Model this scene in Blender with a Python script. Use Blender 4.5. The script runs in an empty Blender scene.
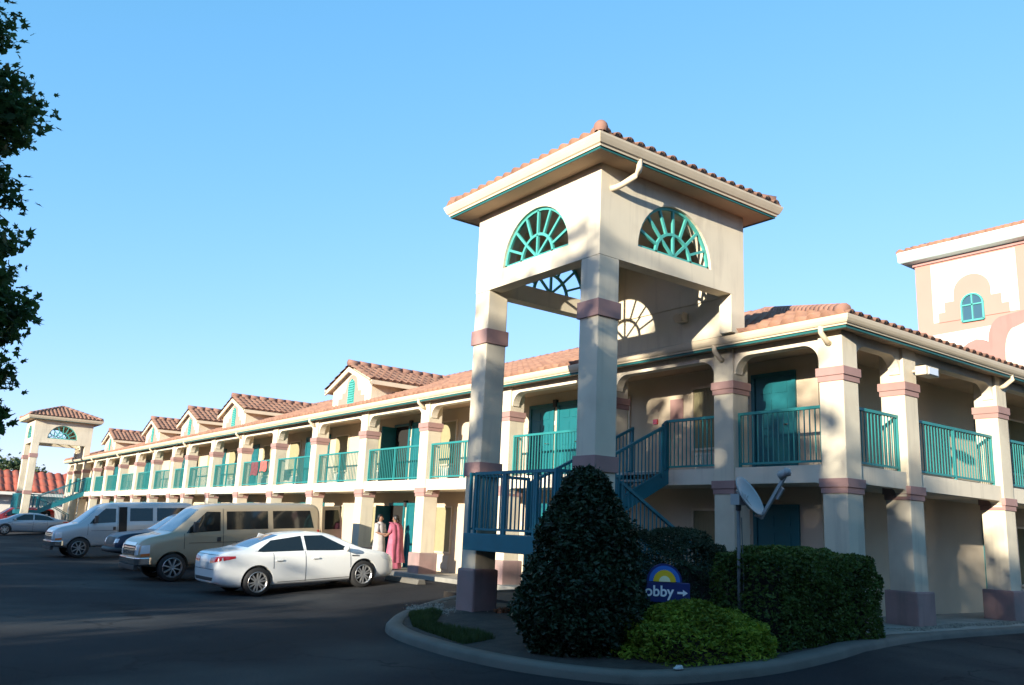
import bpy, bmesh, math, random
from mathutils import Vector, Matrix, noise
from mathutils.bvhtree import BVHTree
random.seed(7)
S = bpy.context.scene
COL = S.collection
PI = math.pi
R = math.radians

# ------------------------------------------------------------------ materials
def mat(name, col, rough=.8, var=0.0, scale=3.0, bump=0.0, bscale=40.0, metal=0.0, spec=.5, island=0.0, detail=4, stain=None, coat=0.0, streak=None):
    m = bpy.data.materials.new(name); m.use_nodes = True
    nt = m.node_tree; N = nt.nodes; L = nt.links
    b = N['Principled BSDF']
    b.inputs['Base Color'].default_value = (*col, 1)
    b.inputs['Roughness'].default_value = rough
    b.inputs['Metallic'].default_value = metal
    b.inputs['Specular IOR Level'].default_value = spec
    b.inputs['Coat Weight'].default_value = coat
    tc = N.new('ShaderNodeTexCoord')
    last = None
    def mixin(fac, c2, prev):
        mx = N.new('ShaderNodeMix'); mx.data_type = 'RGBA'
        L.new(fac, mx.inputs[0])
        if prev is None: mx.inputs[6].default_value = (*col, 1)
        else: L.new(prev, mx.inputs[6])
        mx.inputs[7].default_value = (*c2, 1)
        return mx.outputs[2]
    if var > 0:
        n = N.new('ShaderNodeTexNoise'); n.inputs['Scale'].default_value = scale; n.inputs['Detail'].default_value = detail
        L.new(tc.outputs['Object'], n.inputs['Vector'])
        r = N.new('ShaderNodeMapRange'); r.inputs[1].default_value = .3; r.inputs[2].default_value = .7
        L.new(n.outputs[0], r.inputs[0])
        last = mixin(r.outputs[0], tuple(c*(1-var) for c in col), last)
    if island > 0:
        g = N.new('ShaderNodeNewGeometry')
        mx = N.new('ShaderNodeHueSaturation'); 
        r = N.new('ShaderNodeMapRange'); r.inputs[3].default_value = 1-island; r.inputs[4].default_value = 1+island
        L.new(g.outputs['Random Per Island'], r.inputs[0])
        L.new(r.outputs[0], mx.inputs['Value'])
        if last is None: mx.inputs['Color'].default_value = (*col, 1)
        else: L.new(last, mx.inputs['Color'])
        last = mx.outputs[0]
    if stain:
        c2, sc, lo, hi = stain
        n = N.new('ShaderNodeTexNoise'); n.inputs['Scale'].default_value = sc; n.inputs['Detail'].default_value = 6
        L.new(tc.outputs['Object'], n.inputs['Vector'])
        r = N.new('ShaderNodeMapRange'); r.inputs[1].default_value = lo; r.inputs[2].default_value = hi
        L.new(n.outputs[0], r.inputs[0])
        last = mixin(r.outputs[0], c2, last)
    if streak:
        mp = N.new('ShaderNodeMapping'); mp.inputs['Scale'].default_value = (3.2,3.2,.30); L.new(tc.outputs['Object'], mp.inputs[0])
        n = N.new('ShaderNodeTexNoise'); n.inputs['Scale'].default_value = 1.6; n.inputs['Detail'].default_value = 5; L.new(mp.outputs[0], n.inputs['Vector'])
        r = N.new('ShaderNodeMapRange'); r.inputs[1].default_value = .54; r.inputs[2].default_value = .80; r.inputs[4].default_value = .55
        L.new(n.outputs[0], r.inputs[0]); last = mixin(r.outputs[0], streak, last)
    if last is not None: L.new(last, b.inputs['Base Color'])
    if bump > 0:
        n = N.new('ShaderNodeTexNoise'); n.inputs['Scale'].default_value = bscale; n.inputs['Detail'].default_value = 5
        L.new(tc.outputs['Object'], n.inputs['Vector'])
        bp = N.new('ShaderNodeBump'); bp.inputs['Strength'].default_value = bump; bp.inputs['Distance'].default_value = .02
        L.new(n.outputs[0], bp.inputs['Height']); L.new(bp.outputs[0], b.inputs['Normal'])
    return m

def leafmat(name, col, col2, trans=.35, rough=.55):
    m = bpy.data.materials.new(name); m.use_nodes = True
    nt = m.node_tree; N = nt.nodes; L = nt.links
    b = N['Principled BSDF']; b.inputs['Roughness'].default_value = rough
    b.inputs['Specular IOR Level'].default_value = .3
    g = N.new('ShaderNodeNewGeometry')
    mx = N.new('ShaderNodeMix'); mx.data_type = 'RGBA'
    L.new(g.outputs['Random Per Island'], mx.inputs[0])
    mx.inputs[6].default_value = (*col, 1); mx.inputs[7].default_value = (*col2, 1)
    tc = N.new('ShaderNodeTexCoord'); n = N.new('ShaderNodeTexNoise'); n.inputs['Scale'].default_value = 1.7
    L.new(tc.outputs['Object'], n.inputs['Vector'])
    h = N.new('ShaderNodeHueSaturation')
    r = N.new('ShaderNodeMapRange'); r.inputs[1].default_value = .35; r.inputs[2].default_value = .65; r.inputs[3].default_value = .7; r.inputs[4].default_value = 1.25
    L.new(n.outputs[0], r.inputs[0]); L.new(r.outputs[0], h.inputs['Value']); L.new(mx.outputs[2], h.inputs['Color'])
    L.new(h.outputs[0], b.inputs['Base Color'])
    t = N.new('ShaderNodeBsdfTranslucent'); L.new(h.outputs[0], t.inputs['Color'])
    ms = N.new('ShaderNodeMixShader'); ms.inputs[0].default_value = trans
    L.new(b.outputs[0], ms.inputs[1]); L.new(t.outputs[0], ms.inputs[2])
    L.new(ms.outputs[0], N['Material Output'].inputs['Surface'])
    return m

M = {}
M['stucco'] = mat('stucco', (.665,.59,.455), .92, .12, 1.3, .35, 90, stain=((.46,.38,.29), 0.9, .55, .85), streak=(.36,.31,.25))
M['beam'] = mat('beam_stucco', (.70,.62,.49), .92, .10, 1.1, .3, 90, stain=((.52,.45,.36), 1.2, .58, .85), streak=(.40,.35,.28))
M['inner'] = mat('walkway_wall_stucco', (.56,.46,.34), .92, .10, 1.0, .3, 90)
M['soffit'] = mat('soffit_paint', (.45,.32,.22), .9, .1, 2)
M['band'] = mat('mauve_band_paint', (.36,.215,.195), .85, .15, 3, .2, 80)
M['base'] = mat('mauve_base_paint', (.34,.22,.205), .88, .22, 2.5, .25, 60, stain=((.22,.18,.17), 2.2, .48, .75), streak=(.15,.12,.11))
M['trim'] = mat('dark_teal_trim_paint', (.012,.12,.12), .5, .15, 4)
M['pinkshaded'] = mat('shaded_pink_stucco', (.36,.19,.165), .9, .1, 1.5, .2, 60, streak=(.24,.13,.11))  # parapet pink, darkened to carry its oblique light and shade in the colour
M['gutter'] = mat('cream_gutter_paint', (.66,.55,.40), .5, .12, 2.0)
M['teal'] = mat('teal_paint', (.020,.21,.21), .5, .12, 4)
M['tealdoor'] = mat('teal_door_paint', (.008,.13,.155), .45, .1, 3)
M['teallight'] = mat('faded_teal_paint', (.07,.36,.32), .55, .1, 4)
M['stair'] = mat('stair_teal_paint', (.008,.16,.21), .5, .15, 3)
def tilemat(name, c1, c2):
    m = mat(name, c1, .82, 0, 1)
    nt = m.node_tree; N = nt.nodes; L = nt.links; b = N['Principled BSDF']
    at = N.new('ShaderNodeAttribute'); at.attribute_name = 'tile_tone'
    mx = N.new('ShaderNodeMix'); mx.data_type = 'RGBA'
    mx.inputs[6].default_value = (*c1, 1); mx.inputs[7].default_value = (*c2, 1)
    L.new(at.outputs['Fac'], mx.inputs[0])
    n = N.new('ShaderNodeTexNoise'); n.inputs['Scale'].default_value = 1.2; n.inputs['Detail'].default_value = 7
    tc = N.new('ShaderNodeTexCoord'); L.new(tc.outputs['Object'], n.inputs['Vector'])
    r = N.new('ShaderNodeMapRange'); r.inputs[1].default_value = .5; r.inputs[2].default_value = .75; r.inputs[4].default_value = .55
    L.new(n.outputs[0], r.inputs[0])
    m2 = N.new('ShaderNodeMix'); m2.data_type = 'RGBA'; L.new(r.outputs[0], m2.inputs[0]); L.new(mx.outputs[2], m2.inputs[6])
    m2.inputs[7].default_value = (.24,.15,.10,1)
    L.new(m2.outputs[2], b.inputs['Base Color'])
    return m
M['tile'] = tilemat('clay_roof_tile', (.31,.165,.108), (.215,.11,.075))
M['redtile'] = tilemat('red_roof_tile', (.40,.10,.06), (.33,.08,.05))
M['cap'] = mat('clay_ridge_tile', (.29,.155,.115), .85, .25, 3, island=.15)
M['asphalt'] = mat('asphalt', (.021,.022,.026), .92, .35, .35, .5, 220, stain=((.050,.050,.050), .22, .48, .66), detail=8, spec=.15)
def crack(m):
    nt = m.node_tree; N = nt.nodes; L = nt.links; b = N['Principled BSDF']; src = b.inputs['Base Color'].links[0].from_socket
    tc = N.new('ShaderNodeTexCoord'); n = N.new('ShaderNodeTexNoise'); n.inputs['Scale'].default_value = .9; n.inputs['Detail'].default_value = 5
    L.new(tc.outputs['Object'], n.inputs['Vector'])
    av = N.new('ShaderNodeMix'); av.data_type = 'VECTOR'; av.inputs[0].default_value = .45
    L.new(tc.outputs['Object'], av.inputs[4]); 
    sc = N.new('ShaderNodeVectorMath'); sc.operation = 'MULTIPLY_ADD'; sc.inputs[1].default_value = (2.2,2.2,0); L.new(n.outputs['Color'], sc.inputs[0]); L.new(tc.outputs['Object'], sc.inputs[2])
    v = N.new('ShaderNodeTexVoronoi'); v.feature = 'DISTANCE_TO_EDGE'; v.inputs['Scale'].default_value = .28; L.new(sc.outputs[0], v.inputs['Vector'])
    r = N.new('ShaderNodeMapRange'); r.inputs[1].default_value = .0; r.inputs[2].default_value = .010; r.inputs[3].default_value = .75; r.inputs[4].default_value = 0
    L.new(v.outputs['Distance'], r.inputs[0])
    mx = N.new('ShaderNodeMix'); mx.data_type = 'RGBA'; L.new(r.outputs[0], mx.inputs[0]); L.new(src, mx.inputs[6]); mx.inputs[7].default_value = (.008,.008,.009,1)
    n2 = N.new('ShaderNodeTexNoise'); n2.inputs['Scale'].default_value = 60; n2.inputs['Detail'].default_value = 3; L.new(tc.outputs['Object'], n2.inputs['Vector'])
    r2 = N.new('ShaderNodeMapRange'); r2.inputs[1].default_value = .3; r2.inputs[2].default_value = .7; r2.inputs[3].default_value = .7; r2.inputs[4].default_value = 1.35; L.new(n2.outputs[0], r2.inputs[0])
    h = N.new('ShaderNodeHueSaturation'); L.new(r2.outputs[0], h.inputs['Value']); L.new(mx.outputs[2], h.inputs['Color']); L.new(h.outputs[0], b.inputs['Base Color'])
crack(M['asphalt'])
M['concrete'] = mat('concrete', (.30,.285,.25), .9, .25, 1.5, .3, 60, stain=((.17,.16,.14), 1.8, .52, .8))
M['kerb'] = mat('kerb_concrete', (.135,.125,.108), .9, .3, 2.2, .35, 50, stain=((.13,.12,.105), 1.3, .5, .75))
M['soil'] = mat('planting_soil', (.048,.038,.030), .97, .5, 4, .8, 25)
M['gravel'] = mat('pale_gravel', (.22,.20,.165), .95, 0, 1, island=.45)
M['glass'] = mat('dark_window_glass', (.012,.015,.018), .06, spec=.6)
M['autoglass'] = mat('car_glass', (.010,.012,.013), .05, spec=.7)
M['screenglass'] = mat('windshield_glass', (.06,.10,.15), .04, spec=1.0)
M['curtain'] = mat('yellow_curtain', (.30,.265,.15), .9, .1, 6)
M['acgrille'] = mat('white_ac_grille', (.55,.53,.46), .6)
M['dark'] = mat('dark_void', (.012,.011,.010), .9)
M['black'] = mat('black_rubber', (.018,.018,.019), .8, .2, 6)
M['chrome'] = mat('chrome_trim', (.6,.6,.6), .18, metal=1.0)
M['rim'] = mat('alloy_rim', (.62,.62,.62), .3, metal=.75)
M['white'] = mat('white_car_paint', (.80,.80,.78), .25, .03, 1, coat=.6)
M['tan'] = mat('tan_car_paint', (.36,.29,.20), .32, .04, 1, metal=.25, coat=.5)
M['silver'] = mat('silver_car_paint', (.42,.44,.46), .3, .04, 1, metal=.3, coat=.5)
M['navy'] = mat('dark_blue_car_paint', (.012,.024,.050), .4, .05, 1, spec=.25, coat=.12)
M['redpaint'] = mat('red_car_paint', (.26,.02,.02), .3, .05, 1, coat=.5)
M['greycar'] = mat('grey_blue_car_paint', (.30,.34,.38), .3, .05, 1, metal=.3, coat=.5)
M['tail'] = mat('tail_light_red', (.50,.02,.025), .2, coat=.8)
M['amber'] = mat('amber_lens', (.6,.16,.05), .2, coat=.5)
M['lens'] = mat('clear_lens', (.62,.64,.66), .1, coat=.8)
M['plastic'] = mat('dark_plastic', (.03,.03,.033), .6)
M['plate'] = mat('licence_plate', (.6,.6,.58), .5)
M['dishpaint'] = mat('dish_grey_paint', (.36,.37,.37), .45, .12, 5)
M['pole'] = mat('galvanised_pole', (.15,.155,.16), .6, .3, 6, metal=.2)
M['pinkwall'] = mat('pink_stucco', (.52,.24,.195), .9, .06, 1, .2, 60)
M['whitewall'] = mat('white_stucco', (.74,.70,.62), .9, .05, 1, .2, 60)
M['paleblue'] = mat('pale_blue_trim', (.55,.72,.72), .6, .05, 2)
M['bluelens'] = mat('blue_window_glass', (.04,.10,.14), .08, spec=.6)
M['signblue'] = mat('sign_navy', (.010,.025,.14), .4)
M['signsky'] = mat('sign_blue', (.03,.16,.55), .4)
M['signyellow'] = mat('sign_yellow', (.85,.55,.02), .4)
M['signpale'] = mat('sign_pale_yellow', (.95,.90,.55), .4)
M['signwhite'] = mat('sign_white', (.85,.87,.9), .5)
M['skin'] = mat('skin', (.22,.11,.07), .6)
M['hair'] = mat('black_hair', (.012,.010,.009), .5)
M['sari'] = mat('pink_sari_cloth', (.50,.13,.20), .75, .35, 7)
M['greycloth'] = mat('grey_white_cloth', (.50,.47,.45), .85, .2, 7)
M['towel'] = mat('red_towel_cloth', (.55,.12,.10), .9, .3, 9)
M['darktowel'] = mat('maroon_cloth', (.16,.05,.06), .9, .4, 9)
M['bark'] = mat('bark', (.11,.085,.065), .95, .4, 8, .8, 20)
M['leafpile'] = mat('dry_leaves', (.22,.09,.04), .9, .4, 9, island=.4)
M['paper'] = mat('crumpled_paper', (.42,.42,.42), .9)
M['L_cone'] = leafmat('holly_leaves', (.012,.028,.014), (.030,.055,.024), .15, .45)
M['L_lime'] = leafmat('lime_shrub_leaves', (.10,.17,.015), (.27,.33,.035), .35)
M['L_hedge'] = leafmat('box_hedge_leaves', (.035,.070,.016), (.085,.135,.025), .3)
M['L_jun'] = leafmat('juniper_sprays', (.020,.040,.020), (.040,.070,.035), .2)
M['L_tree'] = leafmat('maple_leaves', (.040,.085,.026), (.075,.135,.035), .4)
M['L_far'] = leafmat('far_tree_leaves', (.055,.085,.035), (.095,.125,.055), .3)
M['L_grass'] = leafmat('grass_blades', (.032,.060,.016), (.06,.09,.026), .3)

# ------------------------------------------------------------------ mesh builder
class MB:
    def __init__(s): s.v = []; s.f = []; s.mi = []; s.m = 0; s.tone = {}
    def add(s, vs, fs, m=None):
        o = len(s.v); s.v += [tuple(v) for v in vs]
        for f in fs: s.f.append(tuple(i+o for i in f)); s.mi.append(s.m if m is None else m)
        return s
    def box(s, x0, x1, y0, y1, z0, z1, m=None):
        x0, x1 = sorted((x0, x1)); y0, y1 = sorted((y0, y1)); z0, z1 = sorted((z0, z1))
        return s.add([(x0,y0,z0),(x1,y0,z0),(x1,y1,z0),(x0,y1,z0),(x0,y0,z1),(x1,y0,z1),(x1,y1,z1),(x0,y1,z1)],
                     [(0,3,2,1),(4,5,6,7),(0,1,5,4),(1,2,6,5),(2,3,7,6),(3,0,4,7)], m)
    def bar(s, a, b, w, h=None, m=None):
        a = Vector(a); b = Vector(b); d = (b-a).normalized(); h = h or w
        up = Vector((0,0,1)) if abs(d.z) < .95 else Vector((1,0,0))
        sx = d.cross(up).normalized()*w/2; sy = sx.cross(d).normalized()*h/2
        vs = [p+i*sx+j*sy for p in (a,b) for i,j in ((-1,-1),(1,-1),(1,1),(-1,1))]
        return s.add(vs, [(3,2,1,0),(4,5,6,7),(0,1,5,4),(1,2,6,5),(2,3,7,6),(3,0,4,7)], m)
    def tube(s, pts, rad, n=8, caps=True, m=None):
        pts = [Vector(p) for p in pts]; o = []
        rads = rad if isinstance(rad, (list,tuple)) else [rad]*len(pts)
        vs = []; fs = []
        for i, p in enumerate(pts):
            d = (pts[min(i+1,len(pts)-1)]-pts[max(i-1,0)]).normalized()
            up = Vector((0,0,1)) if abs(d.z) < .9 else Vector((1,0,0))
            a = d.cross(up).normalized(); b = a.cross(d)
            for k in range(n):
                t = 2*PI*k/n; vs.append(p+(a*math.cos(t)+b*math.sin(t))*rads[i])
        for i in range(len(pts)-1):
            for k in range(n): fs.append((i*n+k, i*n+(k+1)%n, (i+1)*n+(k+1)%n, (i+1)*n+k))
        if caps: fs.append(tuple(range(n-1,-1,-1))); fs.append(tuple(range((len(pts)-1)*n, len(pts)*n)))
        return s.add(vs, fs, m)
    def lathe(s, prof, n=24, axis='y', c=(0,0,0), m=None):
        vs = []; fs = []; c = Vector(c)
        for (r, t) in prof:
            for k in range(n):
                a = 2*PI*k/n; u = r*math.cos(a); w = r*math.sin(a)
                vs.append(c+Vector({'y':(u,t,w),'z':(u,w,t),'x':(t,u,w)}[axis]))
        for i in range(len(prof)-1):
            for k in range(n): fs.append((i*n+k, i*n+(k+1)%n, (i+1)*n+(k+1)%n, (i+1)*n+k))
        return s.add(vs, fs, m)
    def ngon_prism(s, poly, d, m=None):       # poly: 3-D points, d: extrusion vector
        n = len(poly); d = Vector(d); p = [Vector(q) for q in poly]
        return s.add(p+[q+d for q in p], [tuple(range(n)), tuple(range(2*n-1, n-1, -1))]+[(i, (i+1)%n, (i+1)%n+n, i+n) for i in range(n)], m)
    def build(s, name, mats, parent=None, smooth=False, loc=None, recalc=True, bevel=0, merge=False):
        me = bpy.data.meshes.new(name); me.from_pydata([tuple(v) for v in s.v], [], s.f)
        if not isinstance(mats, (list,tuple)): mats = [mats]
        for m in mats: me.materials.append(m)
        if len(mats) > 1:
            me.polygons.foreach_set('material_index', s.mi)
        bm = bmesh.new(); bm.from_mesh(me)
        if merge: bmesh.ops.remove_doubles(bm, verts=bm.verts, dist=1e-4)
        if recalc: bmesh.ops.recalc_face_normals(bm, faces=bm.faces)
        if bevel:
            bmesh.ops.bevel(bm, geom=[e for e in bm.edges if e.is_manifold and e.calc_face_angle(0) > .6], offset=bevel, segments=2, affect='EDGES', profile=.6)
        bm.to_mesh(me); bm.free()
        if smooth: me.polygons.foreach_set('use_smooth', [True]*len(me.polygons))
        o = bpy.data.objects.new(name, me); COL.objects.link(o)
        if parent: o.parent = parent
        if loc: o.location = loc
        return o

def thing(name, label, cat, loc=(0,0,0), rz=0, group=None):
    o = bpy.data.objects.new(name, None); COL.objects.link(o); o.empty_display_size = .2
    o.location = loc; o.rotation_euler = (0,0,rz)
    o['label'] = label; o['category'] = cat
    if group: o['group'] = group
    return o
def tag(o, label, cat, group=None):
    o['label'] = label; o['category'] = cat
    if group: o['group'] = group
    return o
def struct(o, kind='structure', label=None):
    o['kind'] = kind
    if label: o['label'] = label
    return o
def copy_tree(o, parent=None):
    c = o.copy(); COL.objects.link(c)
    if parent: c.parent = parent
    for ch in [x for x in bpy.data.objects if x.parent == o]: copy_tree(ch, c)
    return c
def applied(o):
    dg = bpy.context.evaluated_depsgraph_get(); dg.update()
    me = bpy.data.meshes.new_from_object(o.evaluated_get(dg)); o.modifiers.clear(); o.data = me
    return o
def lerp(a, b, t): return a+(b-a)*t
def interp(tab, x):
    if x <= tab[0][0]: return tab[0][1]
    for (x0,y0),(x1,y1) in zip(tab, tab[1:]):
        if x <= x1: return lerp(y0, y1, (x-x0)/(x1-x0))
    return tab[-1][1]

# ------------------------------------------------------------------ world, sun, camera
SUN_TO = Vector((3.67, 1.285, -.85)).normalized()       # direction the light travels
elev = math.asin(-SUN_TO.z); az = math.atan2(-SUN_TO.y, -SUN_TO.x)
w = bpy.data.worlds.new('World'); S.world = w; w.use_nodes = True
nt = w.node_tree; sky = nt.nodes.new('ShaderNodeTexSky'); sky.sky_type = 'NISHITA'; sky.sun_disc = False
sky.sun_elevation = elev; sky.sun_rotation = PI/2 - az; sky.air_density = 1.0; sky.dust_density = .3; sky.ozone_density = 1.5
bg = nt.nodes['Background']; bg.inputs['Strength'].default_value = .142
sep = nt.nodes.new('ShaderNodeSeparateColor'); cmb = nt.nodes.new('ShaderNodeCombineColor')
nt.links.new(sky.outputs[0], sep.inputs[0])
for k, (a_, g_) in enumerate(((.68,.88),(1.41,.50),(1.85,.60))):      # clear washed morning sky: gentler falloff towards the horizon
    pw = nt.nodes.new('ShaderNodeMath'); pw.operation = 'POWER'; pw.inputs[1].default_value = g_
    ml = nt.nodes.new('ShaderNodeMath'); ml.operation = 'MULTIPLY'; ml.inputs[1].default_value = a_
    nt.links.new(sep.outputs[k], pw.inputs[0]); nt.links.new(pw.outputs[0], ml.inputs[0]); nt.links.new(ml.outputs[0], cmb.inputs[k])
nt.links.new(cmb.outputs[0], bg.inputs['Color'])
sl = bpy.data.lights.new('sun', 'SUN'); sl.energy = 5.0; sl.angle = R(.55); sl.color = (1.0,.915,.75)
so = bpy.data.objects.new('sun', sl); COL.objects.link(so); so.rotation_euler = SUN_TO.to_track_quat('-Z','Y').to_euler()
cd = bpy.data.cameras.new('camera'); co = bpy.data.objects.new('camera', cd); COL.objects.link(co); S.camera = co
CAM = Vector((-13.528,-8.347,1.357)); yaw, pit, rol = R(53.371), R(12.429), R(2.62)
F_ = Vector((math.cos(yaw)*math.cos(pit), math.sin(yaw)*math.cos(pit), math.sin(pit)))
R0 = Vector((math.sin(yaw), -math.cos(yaw), 0)); U0 = R0.cross(F_)
Rr = R0*math.cos(rol)+U0*math.sin(rol); Ur = -R0*math.sin(rol)+U0*math.cos(rol)
co.matrix_world = Matrix(((Rr.x,Ur.x,-F_.x,CAM.x),(Rr.y,Ur.y,-F_.y,CAM.y),(Rr.z,Ur.z,-F_.z,CAM.z),(0,0,0,1)))
cd.sensor_width = 36; cd.lens = 853.01/1024*36; cd.clip_end = 3000; cd.clip_start = .05
S.view_settings.view_transform = 'Standard'; S.view_settings.look = 'None'; S.view_settings.gamma = 1; S.view_settings.exposure = 1.15

# ------------------------------------------------------------------ ground
def gz(x, y):
    d = max(-x, -y); return -.12-.3*min(1, max(0, (d-1.5)/4))
br = [-600,-150,-60,-30,-18,-12,-9,-7,-5.5,-5,-4.5,-4,-3.5,-3,-2.5,-2,-1.5,-1,0]
xs = br+[10,20,40,100,300,600]; ys = br+[5,10,20,30,40,60,80,120,300,900]
b = MB(); nx = len(xs)
b.add([(x,y,gz(x,y)) for y in ys for x in xs], [(j*nx+i, j*nx+i+1, (j+1)*nx+i+1, (j+1)*nx+i) for j in range(len(ys)-1) for i in range(nx-1)])
struct(b.build('parking_lot', M['asphalt'], smooth=True))

L1 = 70.47          # length of the long wing
XE = 14.2           # end of the short wing
WX = 1.5            # back wall of the walkways
s = .567; IN = .042
PY = [0,2.42,5.85,9.81,13.94,17.95,21.97,25.94,29.93,33.87,37.85,40.46,44.42,48.25,52.39,56.42,60.2,64.1,67.5,69.9]
RX = [2.06,5.9,9.75,13.6]

b = MB(); b.box(-.22, WX, 9.0, L1+.5, -.3, 0); b.box(-.1, WX, -.25, 9.0, -.3, 0); b.box(WX, 24, -.5, WX, -.3, -.004); b.box(-.1, WX, -.5, -.25, -.3, -.004)
struct(b.build('walkway', M['concrete'], bevel=.015))

# kerb of the planting island, running round the corner and along the drive
kp = [(-.3,8.75),(-1.2,8.5),(-2.5,8.05),(-3.4,7.6),(-4.3,7.0),(-5.0,6.4),(-5.55,5.75),(-6.0,5.0),(-6.3,4.1),(-6.45,3.1),(-6.5,2.0),(-6.35,.9),(-5.95,0),(-5.35,-.6),(-4.7,-.95),(-3.7,-1.2),(-2.5,-1.22),(-1.4,-1.1),(-.4,-.9),(.8,-.72),(2.2,-.66),(5,-.66),(10,-.66),(24,-.66)]
def catmull(p, n=5):
    out = []
    for i in range(len(p)-1):
        p0 = Vector(p[max(i-1,0)]); p1 = Vector(p[i]); p2 = Vector(p[i+1]); p3 = Vector(p[min(i+2,len(p)-1)])
        for k in range(n):
            t = k/n; out.append(.5*((2*p1)+(p2-p0)*t+(2*p0-5*p1+4*p2-p3)*t*t+(3*p1-p0-3*p2+p3)*t**3))
    out.append(Vector(p[-1])); return out
kc = catmull(kp)
def kz(x, y): return min(gz(x,y)+.13, -.015)
KW = .31
ks = []
for i, p in enumerate(kc):
    d = (kc[min(i+1,len(kc)-1)]-kc[max(i-1,0)]).normalized(); n = Vector((-d.y, d.x))   # inward = left of travel
    ks.append((p, n))
b = MB(); m5 = 6
for p, n in ks:
    z = kz(*p); g = gz(*p)-.06
    for (o, zz) in ((0,g),(.012,z-.045),(.05,z-.008),(.09,z),(KW-.02,z+.004),(KW,z-.1)):
        q = p+n*o; b.v.append((q.x,q.y,zz))
for i in range(len(ks)-1):
    for k in range(m5-1): b.f.append((i*m5+k,(i+1)*m5+k,(i+1)*m5+k+1,i*m5+k+1)); b.mi.append(0)
struct(b.build('kerb', M['kerb'], smooth=True))
# planted ground inside the kerb
inner = [p+n*(KW-.03) for p, n in ks if p.x < 1.2]
ctr = Vector((-2.2, 3.0))
b = MB(); rings = 7
for p in inner:
    for k in range(rings):
        q = p.lerp(Vector((min(max(p.x,-2.4),-.12), min(max(p.y,.1),8.3))) if k else p, k/(rings-1)*.98)
        z = min(gz(*q)+.1+.05*math.sin(k/(rings-1)*PI)+.03*noise.noise(Vector((q.x*1.5,q.y*1.5,0))), -.02)
        b.v.append((q.x,q.y,z))
for i in range(len(inner)-1):
    for k in range(rings-1): b.f.append((i*rings+k,(i+1)*rings+k,(i+1)*rings+k+1,i*rings+k+1)); b.mi.append(0)
# inner floor
o = len(b.v); last = [i*rings+rings-1 for i in range(len(inner))]
b.box(-2.6,-.09,-.5,8.5,-.5,-.045)
struct(b.build('planting_bed', M['soil'], smooth=False, recalc=True))
def bedz(x, y): return min(gz(x,y)+.13, -.02)

# grass strip and gravel
def blades(name, mt, pts, hgt, wid):
    b = MB()
    for (x,y,z) in pts:
        a = random.uniform(0,2*PI); h = hgt*random.uniform(.5,1.2); lean = random.uniform(-.5,.5)*h
        dx = math.cos(a)*wid; dy = math.sin(a)*wid
        b.add([(x-dx,y-dy,z),(x+dx,y+dy,z),(x+lean*math.sin(a),y-lean*math.cos(a),z+h)], [(0,1,2)])
    return b.build(name, mt, recalc=False)
gp = []
for i in range(9000):
    t = random.random(); 
    # along inner kerb between (-4.9,5.9) and (-5.7,1.9)
    A = Vector((-4.95,6.05)); B = Vector((-5.70,4.6)); C_ = Vector((-6.05,2.6))
    p = A.lerp(B, t*2) if t < .5 else B.lerp(C_, t*2-1)
    off = random.random()**1.2*(.62+.15*math.sin(t*9))
    x = p.x+off+.05*random.random(); y = p.y+off*.25
    gp.append((x,y,bedz(x,y)-.02))
struct(blades('grass', M['L_grass'], gp, .10, .008), 'stuff', 'short green grass strip inside the pale kerb')
def pebbles(name, pts, mt):
    b = MB()
    for (x,y,z,r) in pts:
        vs = [(x+r*a*random.uniform(.7,1.2), y+r*c*random.uniform(.7,1.2), z+r*d*.7) for a,c,d in ((1,0,0),(0,1,0),(-1,0,0),(0,-1,0),(0,0,1),(0,0,-1))]
        b.add(vs, [(0,1,4),(1,2,4),(2,3,4),(3,0,4),(1,0,5),(2,1,5),(3,2,5),(0,3,5)])
    return b.build(name, mt, recalc=False)
pts = []
for i in range(1500):
    x = random.uniform(-4.6,-3.3); y = random.gauss(6.2,.35)
    if y > 7.2-(x+4.9)*-.0+.0 or y < 5.2: continue
    if x < -4.6 and y > 6.5: continue
    pts.append((x,y,bedz(x,y)+.0,random.uniform(.015,.045)))
for i in range(2600):
    x = random.uniform(1.0,8.0); y = random.uniform(-.33,.02)+.2*noise.noise(Vector((x,0,0)))
    pts.append((x,y,-.004,random.uniform(.008,.03)))
struct(pebbles('gravel', pts, M['gravel']), 'stuff', 'pale loose gravel at the foot of the pillars')

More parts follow.
